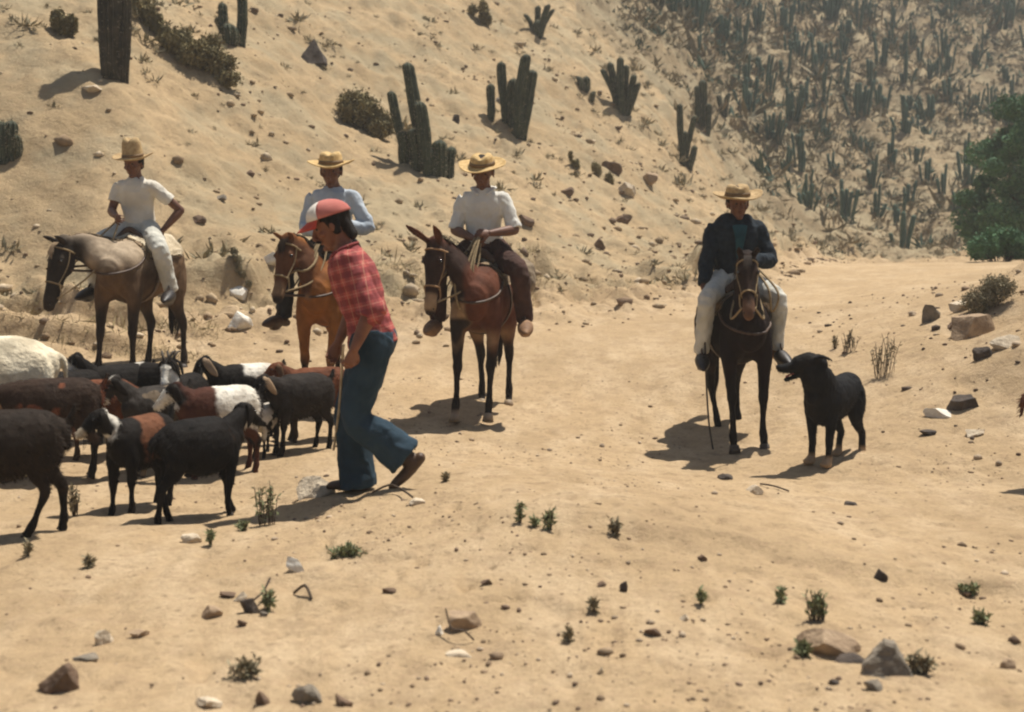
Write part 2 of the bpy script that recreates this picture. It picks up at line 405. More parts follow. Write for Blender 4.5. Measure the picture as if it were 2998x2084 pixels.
_ts = np.concatenate([np.arange(3.2, 20, .02), np.arange(20, 60, .06), np.arange(60, 140, .15)])
def G(px, py):
    """point of the ground seen at this direction from where the photographer stood"""
    v = ray(px, py); v = v / v[1]; x = v[0] * _ts; z = CAMH + v[2] * _ts
    below = np.nonzero(z < height(x, _ts))[0]
    if not len(below): return None
    i = max(below[0], 1); a, b = _ts[i - 1], _ts[i]
    for _ in range(10):
        m_ = (a + b) / 2
        if CAMH + v[2] * m_ < Hh(v[0] * m_, m_): b = m_
        else: a = m_
    return (v[0] * b, b, Hh(v[0] * b, b))
K = .446            # size of one pixel of the enlarged photograph in pixels of the 1024 wide one
def GD(dx, dy): return G(dx * K, dy * K)
def SC(d): return FPX / d * 1.0       # pixels per metre at depth d
# ------------------------------------------------------------------ animals
def add_legs(sh, spec, offs, voxel=0):
    """spec: {'f': [...], 'h': [...]} rows x,y,z,ra,rb ; offs: dict FL,FR,HL,HR -> (dx,dy,lift)"""
    feet = {}
    for key in ('FL', 'FR', 'HL', 'HR'):
        rows = spec['f' if key[0] == 'F' else 'h']; sgn = 1 if key[1] == 'L' else -1
        dx, dy, lift = offs.get(key, (0, 0, 0)); z0 = rows[0][2]; out = []
        for x, y, z, ra, rb in rows:
            t = (z0 - z) / z0; t = t ** 1.15
            mid = math.sin(math.pi * min(1, t))
            out.append((x + dx * t + (lift * .5 * mid if key[0] == 'F' else lift * .25 * mid), sgn * (y + dy * t), z + lift * t * t, ra, rb))
        sh.loft(out, seg=12, sub=3); feet[key] = out[-1]
    return feet
def strands(paths_fn, n, w, segs=4):
    V = []; F = []
    for i in range(n):
        pts, side = paths_fn(i); pts = np.asarray(pts); side = np.asarray(side, float); m = len(pts)
        for k in range(m):
            ww = w * (1 - .75 * k / (m - 1)) * rng.uniform(.7, 1.3)
            V.append(pts[k] - side * ww); V.append(pts[k] + side * ww)
        b = len(V) - 2 * m
        for k in range(m - 1): F.append((b + 2 * k, b + 2 * k + 1, b + 2 * k + 3, b + 2 * k + 2))
    return fastmesh(np.array(V), np.array(F))
def bvh_of(me): return BVHTree.FromPolygons([tuple(v) for v in getco(me)], [tuple(p.vertices) for p in me.polygons])
def hit(bvh, o, d):
    h = bvh.ray_cast(Vector(o), Vector(d)); return None if h[0] is None else np.array(h[0])
def drape(bvh, x0, x1, a0, a1, off, zc=1.03, nx=22, na=30, seed=1, rag=.02, amp=.012, shape=None):
    top = []; bot = []
    for i in range(nx + 1):
        for j in range(na + 1):
            a = a0 + (a1 - a0) * j / na
            x = x0 + (x1 - x0) * i / nx + rag * math.sin(j * .9 + seed) * (1 if i in (0, nx) else 0)
            if shape: x = shape(x, a)
            d = np.array([0, math.sin(R(a)), math.cos(R(a))]); c = np.array([x, 0, zc])
            h = hit(bvh, c + d * 1.2, -d)
            r = .27 if h is None or np.linalg.norm(h - c) > .5 else np.linalg.norm(h - c)
            e = off * (.4 if i in (0, nx) or j in (0, na) else 1)
            nn = float(vnoise(np.array([[x * 14, a * .09, seed]]), seed)[0]) * amp
            top.append(c + d * (r + e + nn)); bot.append(c + d * (r - .006))
    V = top + bot; N = len(top); F = []
    id_ = lambda i, j: i * (na + 1) + j
    for i in range(nx):
        for j in range(na):
            F.append((id_(i, j), id_(i + 1, j), id_(i + 1, j + 1), id_(i, j + 1)))
            F.append((N + id_(i, j), N + id_(i, j + 1), N + id_(i + 1, j + 1), N + id_(i + 1, j)))
    for i in range(nx):
        for j in (0, na):
            a, b = id_(i, j), id_(i + 1, j); F.append((a, a + N, b + N, b) if j else (a, b, b + N, a + N))
    for j in range(na):
        for i in (0, nx):
            a, b = id_(i, j), id_(i, j + 1); F.append((a, b, b + N, a + N))
    return mesh_from(V, F)
def ring_pts(bvh, c, u, v, off, n=20, R0=.5):
    pts = []
    for k in range(n + 1):
        a = 2 * math.pi * k / n; d = np.array(u) * math.cos(a) + np.array(v) * math.sin(a)
        h = hit(bvh, np.array(c) + d * R0, -d); r = .08 if h is None or np.dot(h - c, d) < 0 else np.linalg.norm(h - c)
        pts.append(np.array(c) + d * (r + off))
    return pts

def fur(me, root, n, L, zmin, w=.0032, back=.75, down=.55, mt='coat', name='coat_hair'):
    c = getco(me); nn = getno(me); at = np.empty(len(c) * 4, dtype=np.float32); me.color_attributes['coat'].data.foreach_get('color', at); at = at.reshape(-1, 4)[:, :3]
    r_ = np.random.default_rng(len(c)); ids = np.nonzero(c[:, 2] > zmin)[0]; k = ids[r_.integers(0, len(ids), n)]
    p = c[k] - nn[k] * .003; d = nn[k] * .42 + np.array([-back, 0, -down]) + r_.normal(size=(n, 3)) * .22; d -= nn[k] * np.minimum((d * nn[k]).sum(1) - .12, 0)[:, None]; d /= np.linalg.norm(d, axis=1)[:, None]
    ln = (L * r_.uniform(.5, 1.25, n))[:, None]; q = p + d * ln * .55; e = q + (d + np.array([0, 0, -.5])) * ln * .4; s = np.cross(d, nn[k]); s /= np.linalg.norm(s, axis=1)[:, None] + 1e-9
    V = np.stack([p - s * w, p + s * w, q + s * w * .8, q - s * w * .8, e + s * w * .2, e - s * w * .2], 1).reshape(-1, 3); b = np.arange(n)[:, None] * 6
    F = np.vstack([b + np.array([0, 1, 2, 3]), b + np.array([3, 2, 4, 5])]); m_ = fastmesh(V, F); cc = at[k] * r_.uniform(.7, 1.45, (n, 1)); setcoat(m_, np.repeat(cc, 6, 0)); return link(name, m_, M[mt], root, smooth=False)

HORSE_LEGS = {
    'f': [(.38, .13, 1.02, .09, .15), (.42, .15, .84, .075, .11), (.43, .145, .66, .052, .066), (.43, .14, .53, .044, .05), (.435, .135, .46, .046, .05), (.43, .135, .38, .030, .036),
          (.43, .13, .24, .026, .032), (.432, .13, .15, .036, .042), (.455, .13, .08, .032, .036), (.47, .13, .05, .036, .042)],
    'h': [(-.50, .12, 1.08, .13, .21), (-.49, .14, .90, .115, .19), (-.48, .145, .74, .08, .125), (-.56, .14, .60, .05, .068), (-.635, .135, .50, .045, .062), (-.63, .135, .40, .032, .042),
          (-.615, .13, .25, .028, .034), (-.605, .13, .15, .038, .044), (-.58, .13, .08, .033, .037), (-.565, .13, .05, .037, .042)]}
def make_horse(name, label, cat, loc, rz, sc, poll, yaw, pitch, offs, coat, mule=False, mane='mane_dark', tail='mane_dark', width=1.0, gear=None, hand=None, hoofs='hoof', neckw=1.0, hs_=1.0):
    root = empty(name, loc, rz, sc); tag(root, label, cat, 'saddled mounts of the riders')
    sh = Shape(); w = width
    sh.loft([(-.74, 0, 1.10, .13 * w, .15), (-.62, 0, 1.12, .21 * w, .23), (-.42, 0, 1.10, .25 * w, .26), (-.15, 0, 1.04, .26 * w, .275), (.10, 0, 1.02, .27 * w, .29), (.30, 0, 1.05, .23 * w, .30),
             (.46, 0, 1.05, .19 * w, .25), (.56, 0, 1.03, .14 * w, .18)], seg=24)
    sh.ell((.40, .10, .98), (.17, .11, .22)); sh.ell((.40, -.10, .98), (.17, .11, .22))
    sh.ell((-.50, .11, 1.05), (.22, .13, .24)); sh.ell((-.50, -.11, 1.05), (.22, .13, .24))
    feet = add_legs(sh, HORSE_LEGS, offs)
    poll = np.array(poll, float); H = rotm(yaw, pitch) * hs_
    a = np.array([.40, 0, 1.10]); b = poll + H @ np.array([.02, 0, -.05])
    m1 = a * .62 + b * .38 + np.array([.01, 0, .05]); m2 = a * .28 + b * .72 + np.array([-.01, 0, .06])
    sh.loft([(*a, .14 * neckw, .26), (*m1, .105 * neckw, .19), (*m2, .078 * neckw, .135), (*b, .068, .095)], seg=20, side=(0, 1, 0) if abs(yaw) < 50 else (.5, 1, 0))
    s0 = len(sh.v)
    L = 1.06 if mule else 1.0
    sh.loft([(-.03, 0, -.02, .07, .075), (.06, 0, -.025, .082, .092), (.15 * L, 0, -.035, .08, .108), (.27 * L, 0, -.03, .060, .083), (.38 * L, 0, -.028, .047, .060), (.47 * L, 0, -.032, .050, .056), (.52 * L, 0, -.04, .043, .046)], seg=18)
    sh.ell((.15 * L, .04, -.075), (.10, .04, .065)); sh.ell((.15 * L, -.04, -.075), (.10, .04, .065))
    sh.loft([(.22 * L, 0, -.085, .032, .035), (.46 * L, 0, -.078, .030, .026)], seg=10)
    for s in (1, -1):
        sh.ell((.135, s * .070, .018), (.035, .018, .024))
        sh.ell((.49 * L, s * .032, -.022), (.024, .016, .022))
        if mule: sh.loft([(-.03, s * .055, .03, .026, .026), (-.055, s * .085, .13, .042, .026), (-.075, s * .11, .24, .030, .018), (-.085, s * .12, .32, .008, .008)], side=(0, 1, .0), seg=10)
        else: sh.loft([(-.02, s * .055, .03, .024, .022), (-.025, s * .07, .09, .028, .018), (-.02, s * .075, .145, .006, .006)], seg=10)
    sh.xform(H, poll, s0)
    me = sh.remesh(.0125, 3, 'horse_body'); wrinkle(me, .004, 9, 3); wrinkle(me, .0015, 45, 4, octv=2)
    c = getco(me); setcoat(me, coat(c, poll, H))
    body = link('body', me, M['coat'], root); bv = bvh_of(me)
    for k, f in feet.items():
        hs = Shape().loft([(f[0] - .005, f[1], f[2] + .012, .040, .046), (f[0] + .018, f[1], max(f[2] - .05, 0), .050, .062)], flat1=True, flat0=True, sub=2)
        link('hoof', hs.mesh(), M[hoofs], root)
    for s in (1, -1):
        link('eye', Shape().ell(poll + H @ np.array([.145, s * .082, .02]), (.017, .013, .015)).mesh(), M['eye'], root)
        link('nostril', Shape().ell(poll + H @ np.array([.505 * L, s * .036, -.018]), (.012, .010, .013)).mesh(), M['eye'], root)
    # mane along the crest
    crest = crom(np.array([a + [-.05, 0, .20], m1 + [-.05, 0, .16], m2 + [-.05, 0, .11], b + [-.03, 0, .09]]), 12)
    def mp(i):
        t = rng.uniform(0, .999) * (len(crest) - 1); k = int(t); p = crest[k] * (1 - t + k) + crest[min(k + 1, len(crest) - 1)] * (t - k)
        s = rng.choice([-1, 1], p=[.25, .75]) if not mule else rng.choice([-1, 1]); ln = (.17 if not mule else .05) * rng.uniform(.6, 1.2)
        h = hit(bv, p + np.array([0, 0, .35]), (0, 0, -1)); q = p if h is None or abs(h[2] - p[2]) > .12 else h
        return [q + [0, 0, -.01], q + [0, s * .025, .03 if mule else .012], q + [0, s * .07, -ln * .5], q + [rng.uniform(-.03, .03), s * (.085 + .02 * rng.random()), -ln]], (1, .1, 0)
    link('mane', strands(mp, 260, .009), M[mane], root)
    if not mule:
        def fp(i):
            q = poll + H @ np.array([.0, rng.uniform(-.03, .03), .055]); e = poll + H @ np.array([rng.uniform(.08, .16), rng.uniform(-.045, .045), .075 + .01 * rng.random()])
            return [q, (q + e) / 2 + H @ np.array([0, 0, .015]), e], H @ np.array([0, 1, 0])
        link('forelock', strands(fp, 40, .007), M[mane], root)
    def tp(i):
        a0 = rng.uniform(0, 6.28); r0 = .03 * rng.random(); l = rng.uniform(.6, .85)
        y = math.cos(a0); x = math.sin(a0)
        return [(-.75 + x * r0, y * r0, 1.18), (-.83 + x * r0, y * r0 * 1.5, 1.08), (-.85 + x * .05, y * .05, 1.18 - l * .5), (-.83 + x * .06, y * .06, 1.18 - l * .85), (-.81 + x * .03, y * .03, 1.18 - l)], (math.sin(i), math.cos(i), 0)
    link('tail', strands(tp, 220, .010), M[tail], root)
    # bridle
    u = H @ np.array([0, 1., 0]) / hs_; v = H @ np.array([0, 0, 1.]) / hs_
    def hp(x, y, z): return poll + H @ np.array([x, y, z])
    br = Shape()
    for sx, o_ in ((.33 * L, .004), (.045, .004)):
        br.tube(ring_pts(bv, hp(sx, 0, -.03), u, v, o_, R0=(.11 if sx > .2 else .115) * hs_), .008, sub=1)
    for s in (1, -1):
        pts = []
        for t in np.linspace(0, 1, 7):
            c0 = hp(.045 + (.33 * L - .045) * t, 0, -.03 - .02 * math.sin(math.pi * t)); h = hit(bv, c0 + u * s * .2, -u * s)
            pts.append((h if h is not None else c0) + u * s * .004)
        br.tube(pts, .006, sub=2)
    br.tube([hp(.33 * L, .07, -.03), hp(.40 * L, .065, -.075), hp(.44 * L, .055, -.06)], .007)
    br.tube([hp(.33 * L, -.07, -.03), hp(.40 * L, -.065, -.075), hp(.44 * L, -.055, -.06)], .007)
    link('bridle', br.mesh(), M['rope' if gear and gear.get('rope') else 'tan_leather'], root)
    # saddle gear
    link('saddle_blanket', drape(bv, -.36, .26, -62, 62, .022, seed=int(sc * 1000) % 97), M['blanket'], root)
    gs = (gear or {}).get('skin', (-.30, .19, 46)); sk = drape(bv, gs[0], gs[1], -gs[2], gs[2], .062, seed=5, amp=.022); link('sheepskin', sk, M['sheepskin'], root)
    sd = Shape().loft([(-.24, 0, 1.37, .19, .03), (-.12, 0, 1.375, .15, .03), (.06, 0, 1.38, .14, .03), (.15, 0, 1.40, .12, .035)])
    sd.loft([(.17, -.11, 1.36, .03, .035), (.18, 0, 1.445, .03, .035), (.17, .11, 1.36, .03, .035)], side=(1, 0, 0))
    sd.loft([(-.25, -.15, 1.36, .035, .03), (-.27, 0, 1.44, .035, .04), (-.25, .15, 1.36, .035, .03)], side=(1, 0, 0))
    link('saddle', sd.remesh(.014, 3), M['leather'], root)
    gp = ring_pts(bv, np.array([.14, 0, 1.03]), (0, 1, 0), (0, 0, 1), .006, 28, .6)
    link('girth', Shape().loft([(*p, .032, .007) for p in gp], side=(1, 0, 0), sub=1, seg=8).mesh(), M['leather'], root)
    cp = [np.array([.35, s * .20, 1.18]) for s in (1, -1)]
    if gear and gear.get('breast', True):
        pts = []
        for a_ in np.linspace(-75, 75, 13):
            d = np.array([math.cos(R(a_)), math.sin(R(a_)), 0]); zc = 1.02 + .16 * (abs(a_) / 75) ** 1.5; c0 = np.array([.25, 0, zc]); h = hit(bv, c0 + d * .8, -d)
            if h is not None: pts.append(h + d * .006)
        link('breast_strap', Shape().tube(pts, .012, sub=2).mesh(), M['leather'], root)
    if gear and gear.get('bundle'):
        bs = Shape()
        for (y, z, r) in gear['bundle']:
            bs.ell((-.40, y, z), (.13, .11 * r, .10 * r)); bs.ell((-.36, y * 1.15, z - .1 * r), (.10, .08 * r, .12 * r))
        bs.loft([(-.40, -.2, 1.42, .05, .05), (-.42, 0, 1.46, .06, .06), (-.40, .2, 1.42, .05, .05)], side=(1, 0, 0))
        bm_ = bs.remesh(.014, 3); wrinkle(bm_, .014, 11, 8); link('saddlebag', bm_, M['bundle'], root)
    # reins
    if hand is not None:
        for s in (1, -1):
            p0 = hp(.44 * L, s * .055, -.06); p3 = np.array(hand); sag = gear.get('sag', .12) if gear else .12
            link('rein', Shape().tube([p0, p0 * .66 + p3 * .34 + [0, s * .10, -sag], p0 * .33 + p3 * .67 + [0, s * .09, -sag * .9], p3], .0085, sub=6).mesh(), M['rope'], root)
        for x0, y0, dz in (gear.get('loops', []) if gear else []):
            p3 = np.array(hand)
            pts = [p3, p3 + [x0 * .4, y0 * .3, -.06], p3 + [x0, y0, -dz * .55], p3 + [x0 * 1.05, y0 * 1.25, -dz], p3 + [x0 * 1.1, y0 * 1.7, -dz * .6], p3 + [.05, y0 * .5, -.03], p3]
            link('rope_coil', Shape().tube(pts, .010, sub=6).mesh(), M['rope'], root)
    if gear and gear.get('necktie'):
        nc = a * .35 + b * .65; t = (b - a) / np.linalg.norm(b - a); vv_ = np.cross(t, (0, 1, 0)); vv_ /= np.linalg.norm(vv_)
        link('neck_rope', Shape().tube(ring_pts(bv, nc, np.array([0, 1., 0]), vv_, .008, 20, .32), .011, sub=1).mesh(), M['rope'], root)
    return root, bv

def blend(c, mask, col):
    m = np.clip(mask, 0, 1)[:, None]; return c * (1 - m) + np.array(col) * m
def nz(c, f, s): return fbm(c * f, 3, s)
def leg_dark(co, out, col, z=.55, fz=.18):
    return blend(out, sst(z + fz, z - fz, co[:, 2] + .05 * nz(co, 6, 2)), col)
def head_local(co, poll, H): return (co - poll) @ H / np.linalg.norm(H[:, 0]) ** 2

def coat_dun(co, poll, H):       # tan-and-umber horse, pale chest and shoulder
    o = np.tile((.135, .082, .045), (len(co), 1)); o = blend(o, sst(-.1, .6, nz(co, 3, 7)), (.085, .052, .030))
    o = blend(o, sst(.05, .35, co[:, 0]) * sst(1.0, 1.22, co[:, 2]), (.46, .36, .25))
    o = leg_dark(co, o, (.028, .020, .015), .70, .16)
    h = head_local(co, poll, H); o = blend(o, sst(-.20, -.02, h[:, 0]) * sst(.2, .1, np.abs(h[:, 1])) * sst(.3, .2, np.abs(h[:, 2])), (.034, .025, .018)); return o
def coat_chestnut(co, poll, H):  # orange brown, dark legs, pale muzzle
    o = np.tile((.30, .115, .028), (len(co), 1)); o = blend(o, sst(0, .6, nz(co, 3, 9)), (.22, .08, .022))
    o = leg_dark(co, o, (.03, .02, .015), .42, .08)
    o = blend(o, sst(.22, .18, co[:, 2]) * (co[:, 1] < 0) * (co[:, 0] > 0), (.45, .35, .22))
    h = head_local(co, poll, H); hm = sst(-.10, .02, h[:, 0]) * sst(.2, .15, np.abs(h[:, 1])) * sst(.3, .25, np.abs(h[:, 2])); o = blend(o, hm, (.13, .055, .026))
    o = blend(o, hm * sst(.36, .42, h[:, 0]), (.26, .16, .09)); o = blend(o, hm * sst(.48, .53, h[:, 0]), (.03, .02, .015)); return o
def coat_mule(co, poll, H):      # red brown, mealy muzzle, dark legs
    o = np.tile((.135, .048, .026), (len(co), 1)); o = blend(o, sst(0, .7, nz(co, 3, 11)), (.10, .036, .02))
    o = blend(o, sst(.82, .70, co[:, 2]) * sst(.55, .68, co[:, 2]) * sst(.3, .1, np.abs(co[:, 1])), (.26, .16, .09))
    o = leg_dark(co, o, (.020, .014, .011), .62, .08); o = blend(o, sst(.12, .08, co[:, 2]) * (co[:, 1] < 0) * (co[:, 0] > 0), (.40, .30, .20))
    h = head_local(co, poll, H); hm = sst(-.10, .02, h[:, 0]) * sst(.25, .2, np.abs(h[:, 1])) * sst(.45, .4, np.abs(h[:, 2]))
    o = blend(o, hm, (.045, .024, .017)); o = blend(o, hm * sst(.39, .43, h[:, 0]), (.36, .24, .14)); o = blend(o, hm * sst(.53, .57, h[:, 0]), (.03, .02, .015)); return o
def coat_bay(co, poll, H):       # very dark bay, tan nose
    o = np.tile((.018, .010, .008), (len(co), 1)); o = blend(o, sst(0, .7, nz(co, 3, 12)), (.012, .008, .007))
    o = leg_dark(co, o, (.012, .009, .008), .60, .1)
    h = head_local(co, poll, H); hm = sst(-.08, .03, h[:, 0]) * sst(.25, .2, np.abs(h[:, 1])) * sst(.3, .25, np.abs(h[:, 2]))
    o = blend(o, hm, (.034, .019, .013)); o = blend(o, hm * sst(.37, .42, h[:, 0]), (.16, .085, .05)); o = blend(o, hm * sst(.03, .0, np.abs(h[:, 1])) * sst(.3, .2, np.abs(h[:, 0] - .2)), (.055, .032, .022)); return o

GOAT_LEGS = {
    'f': [(0.22, 0.065, 0.54, 0.054, 0.0864), (0.24, 0.075, 0.44, 0.05124, 0.0671), (0.245, 0.075, 0.35, 0.03904, 0.0488), (0.25, 0.07, 0.28, 0.03172, 0.0366), (0.25, 0.07, 0.255, 0.03294, 0.0366), (0.25, 0.07, 0.21, 0.02196, 0.02562),
          (0.25, 0.07, 0.12, 0.01952, 0.02318), (0.25, 0.07, 0.075, 0.02562, 0.0305), (0.262, 0.07, 0.04, 0.02318, 0.02684), (0.268, 0.07, 0.015, 0.02562, 0.03172)],
    'h': [(-0.3, 0.06, 0.56, 0.0702, 0.1188), (-0.29, 0.075, 0.46, 0.0671, 0.1159), (-0.29, 0.075, 0.38, 0.05124, 0.0793), (-0.34, 0.07, 0.31, 0.03294, 0.04392), (-0.375, 0.07, 0.26, 0.02928, 0.03904), (-0.37, 0.07, 0.2, 0.02196, 0.02684),
          (-0.362, 0.07, 0.12, 0.02013, 0.02318), (-0.358, 0.07, 0.075, 0.02684, 0.0305), (-0.345, 0.07, 0.04, 0.02318, 0.02684), (-0.34, 0.07, 0.015, 0.02562, 0.03172)]}
def make_goat(label, dx, dy, hdg, sc, coat, poll=(.46, 0, .80), yaw=0, pitch=30, offs={}, horns=False, beard=False, name='goat', cat='goat', fat=1.0, earcol='coat', fleece=False, loc=None, group='goats of the herd', tail_up=True, ear=1.0):
    if loc is None:
        g = GD(dx, dy); loc = (g[0], g[1], g[2] - .008)
    root = empty(name, loc, R(hdg), sc); tag(root, label, cat, group)
    sh = Shape(); w = fat
    sh.loft([(-.39, 0, .57, .08, .10), (-.33, 0, .565, .125 * w, .145), (-.18, 0, .545, .155 * w, .175 * w), (0, 0, .525, .175 * w, .195 * w), (.16, 0, .535, .145 * w, .185 * w), (.27, 0, .555, .105, .145), (.32, 0, .575, .07, .09)], seg=20)
    feet = add_legs(sh, GOAT_LEGS, offs)
    poll = np.array(poll, float); H = rotm(yaw, pitch)
    a = np.array([.24, 0, .59]); b = poll + H @ np.array([.01, 0, -.02])
    sh.loft([(*a, .085, .125), *[(*(a * (1 - t) + b * t + np.array([.015, 0, .01])), .085 - .04 * t, .11 - .055 * t) for t in (.35, .7)], (*b, .042, .05)], seg=14)
    s0 = len(sh.v)
    sh.loft([(-.02, 0, -.005, .04, .042), (.03, 0, 0, .046, .052), (.08, 0, -.006, .041, .050), (.14, 0, -.014, .030, .037), (.19, 0, -.018, .026, .030), (.215, 0, -.022, .022, .024)], seg=12)
    sh.loft([(.08, 0, -.035, .022, .02), (.195, 0, -.038, .016, .014)], seg=8)
    sh.ell((.065, .036, .016), (.02, .014, .016)); sh.ell((.065, -.036, .016), (.02, .014, .016))
    sh.xform(H, poll, s0)
    if tail_up: sh.loft([(-.44, 0, .64, .022, .022), (-.48, 0, .69, .024, .018), (-.49, 0, .74, .010, .008)], seg=8)
    else: sh.loft([(-.44, 0, .62, .022, .022), (-.49, 0, .58, .03, .02), (-.50, 0, .48, .014, .010)], seg=8)
    xf = lambda x: x * .82 if x < .24 else x - .0432
    for q in range(len(sh.v)): sh.v[q] = V3(xf(sh.v[q][0]), sh.v[q][1], sh.v[q][2])
    poll = poll - V3(.0432, 0, 0); feet = {k: (xf(f[0]), *f[1:]) for k, f in feet.items()}
    me = sh.remesh(.0085, 2, 'goat_body')
    wrinkle(me, .004, 10, 5); wrinkle(me, .002 if fleece else .0022, 48, 6, stretch=(1, 1, .45), octv=2)
    c = getco(me); setcoat(me, coat(c, poll, H)); link('body', me, M['fleece' if fleece else 'coat'], root)
    fur(me, root, 5200 if not fleece else 3000, (.030 * min(1, sc)) if not fleece else .006, .26, w=.0030, mt='fleece' if fleece else 'coat')
    for s in (1, -1):
        es = Shape().loft([(-.01, s * .040, .018, .012, .018), (.0, s * .066, .008, .009, .028 * ear), (.02, s * .080, -.04 * ear, .008, .032 * ear), (.035, s * .082, -.10 * ear, .007, .024 * ear), (.04, s * .08, -.135 * ear, .004, .008)], side=(0, 1, 0), seg=10)
        es.xform(H, poll); em = es.mesh(); setcoat(em, np.tile(coat_ear.get(earcol, (.02, .015, .012)), (len(em.vertices), 1))); link('ear', em, M['coat'], root)
        link('eye', Shape().ell(poll + H @ np.array([.072, s * .047, .016]), (.010, .008, .009), seg=8, rings=6).mesh(), M['eye'], root)
        if horns:
            hs = Shape().loft([(.0, s * .020, .035, .015, .017), (-.03, s * .032, .065, .012, .014), (-.075, s * .050, .070, .009, .010), (-.105, s * .062, .045, .005, .005)], side=(0, 1, 0), seg=8)
            hs.xform(H, poll); link('horn', hs.mesh(), M['horn'], root)
    for k, f in feet.items():
        hs = Shape().loft([(f[0], f[1], f[2] + .006, .021, .025), (f[0] + .008, f[1], max(f[2] - .016, 0), .023, .031)], flat1=True, flat0=True, sub=2, seg=10)
        link('hoof', hs.mesh(), M['hoof'], root)
    if beard:
        def bp(i):
            q = poll + H @ np.array([.17 + rng.uniform(-.02, .02), rng.uniform(-.012, .012), -.045]); return [q, q + [0, 0, -.05], q + [.01, 0, -.10]], (.7, .7, 0)
        link('beard', strands(bp, 24, .005), M['mane_dark'], root)
    return root
coat_ear = {'coat': (.018, .014, .011), 'brown': (.16, .085, .045), 'white': (.62, .54, .42), 'tan': (.34, .24, .15)}
BLK = (.014, .011, .009); DKB = (.055, .036, .023); RED = (.17, .060, .028); WHT = (.82, .77, .66); CRM = (.84, .74, .54); GRY = (.045, .038, .032)
def G_(base, *patches):
    """patches: (kind, params..., colour)"""
    def fn(co, poll, H):
        o = np.tile(base, (len(co), 1)); h = head_local(co, poll, H); n_ = nz(co, 7, 3); hm = sst(-.05, .0, h[:, 0]) * sst(.13, .1, np.abs(h[:, 1])) * sst(.14, .11, np.abs(h[:, 2]))
        o = blend(o, sst(.1, .8, nz(co, 5, 19)), tuple(k * .6 for k in base))
        for p in patches:
            if p[0] == 'x': m = sst(p[1] - .02, p[1] + .02, co[:, 0] + n_ * .04) * sst(p[2] + .02, p[2] - .02, co[:, 0] + n_ * .04) * sst(p[3] - .02, p[3] + .02, co[:, 2] + n_ * .04) * (1 - hm)
            elif p[0] == 'face': m = hm * sst(p[1], p[1] + .02, h[:, 0])
            elif p[0] == 'blaze': m = hm * sst(.022, .014, np.abs(h[:, 1])) * sst(-.0, .01, h[:, 2])
            elif p[0] == 'head': m = hm
            elif p[0] == 'legs': m = sst(p[1] + .03, p[1] - .03, co[:, 2])
            elif p[0] == 'low': m = sst(p[1] + .04, p[1] - .04, co[:, 2] + n_ * .02)
            elif p[0] == 'spots': m = sst(p[1], p[1] + .12, nz(co, p[2], 29))
            elif p[0] == 'neck': m = sst(.02, .0, np.abs((co[:, 0] - .34) * .8 + (co[:, 2] - .68) * .5) - p[1]) * (1 - hm) * (co[:, 0] > .2)
            o = blend(o, m, p[-1])
        return o
    return fn

DOG_LEGS = {
    'f': [(0.19, 0.065, 0.47, 0.065, 0.1063), (0.2, 0.075, 0.36, 0.05, 0.065), (0.2, 0.075, 0.28, 0.0375, 0.0425), (0.205, 0.07, 0.2, 0.03, 0.0325), (0.205, 0.07, 0.12, 0.025, 0.02875), (0.21, 0.07, 0.06, 0.0275, 0.03), (0.23, 0.07, 0.028, 0.0375, 0.035), (0.27, 0.07, 0.02, 0.0375, 0.025)],
    'h': [(-0.24, 0.055, 0.5, 0.075, 0.125), (-0.22, 0.07, 0.39, 0.06875, 0.1063), (-0.21, 0.075, 0.31, 0.05, 0.06875), (-0.27, 0.07, 0.23, 0.03, 0.04), (-0.32, 0.07, 0.18, 0.0275, 0.0375), (-0.31, 0.07, 0.11, 0.02375, 0.0275), (-0.3, 0.07, 0.05, 0.0275, 0.03), (-0.275, 0.07, 0.026, 0.035, 0.03), (-0.24, 0.07, 0.02, 0.035, 0.02375)]}
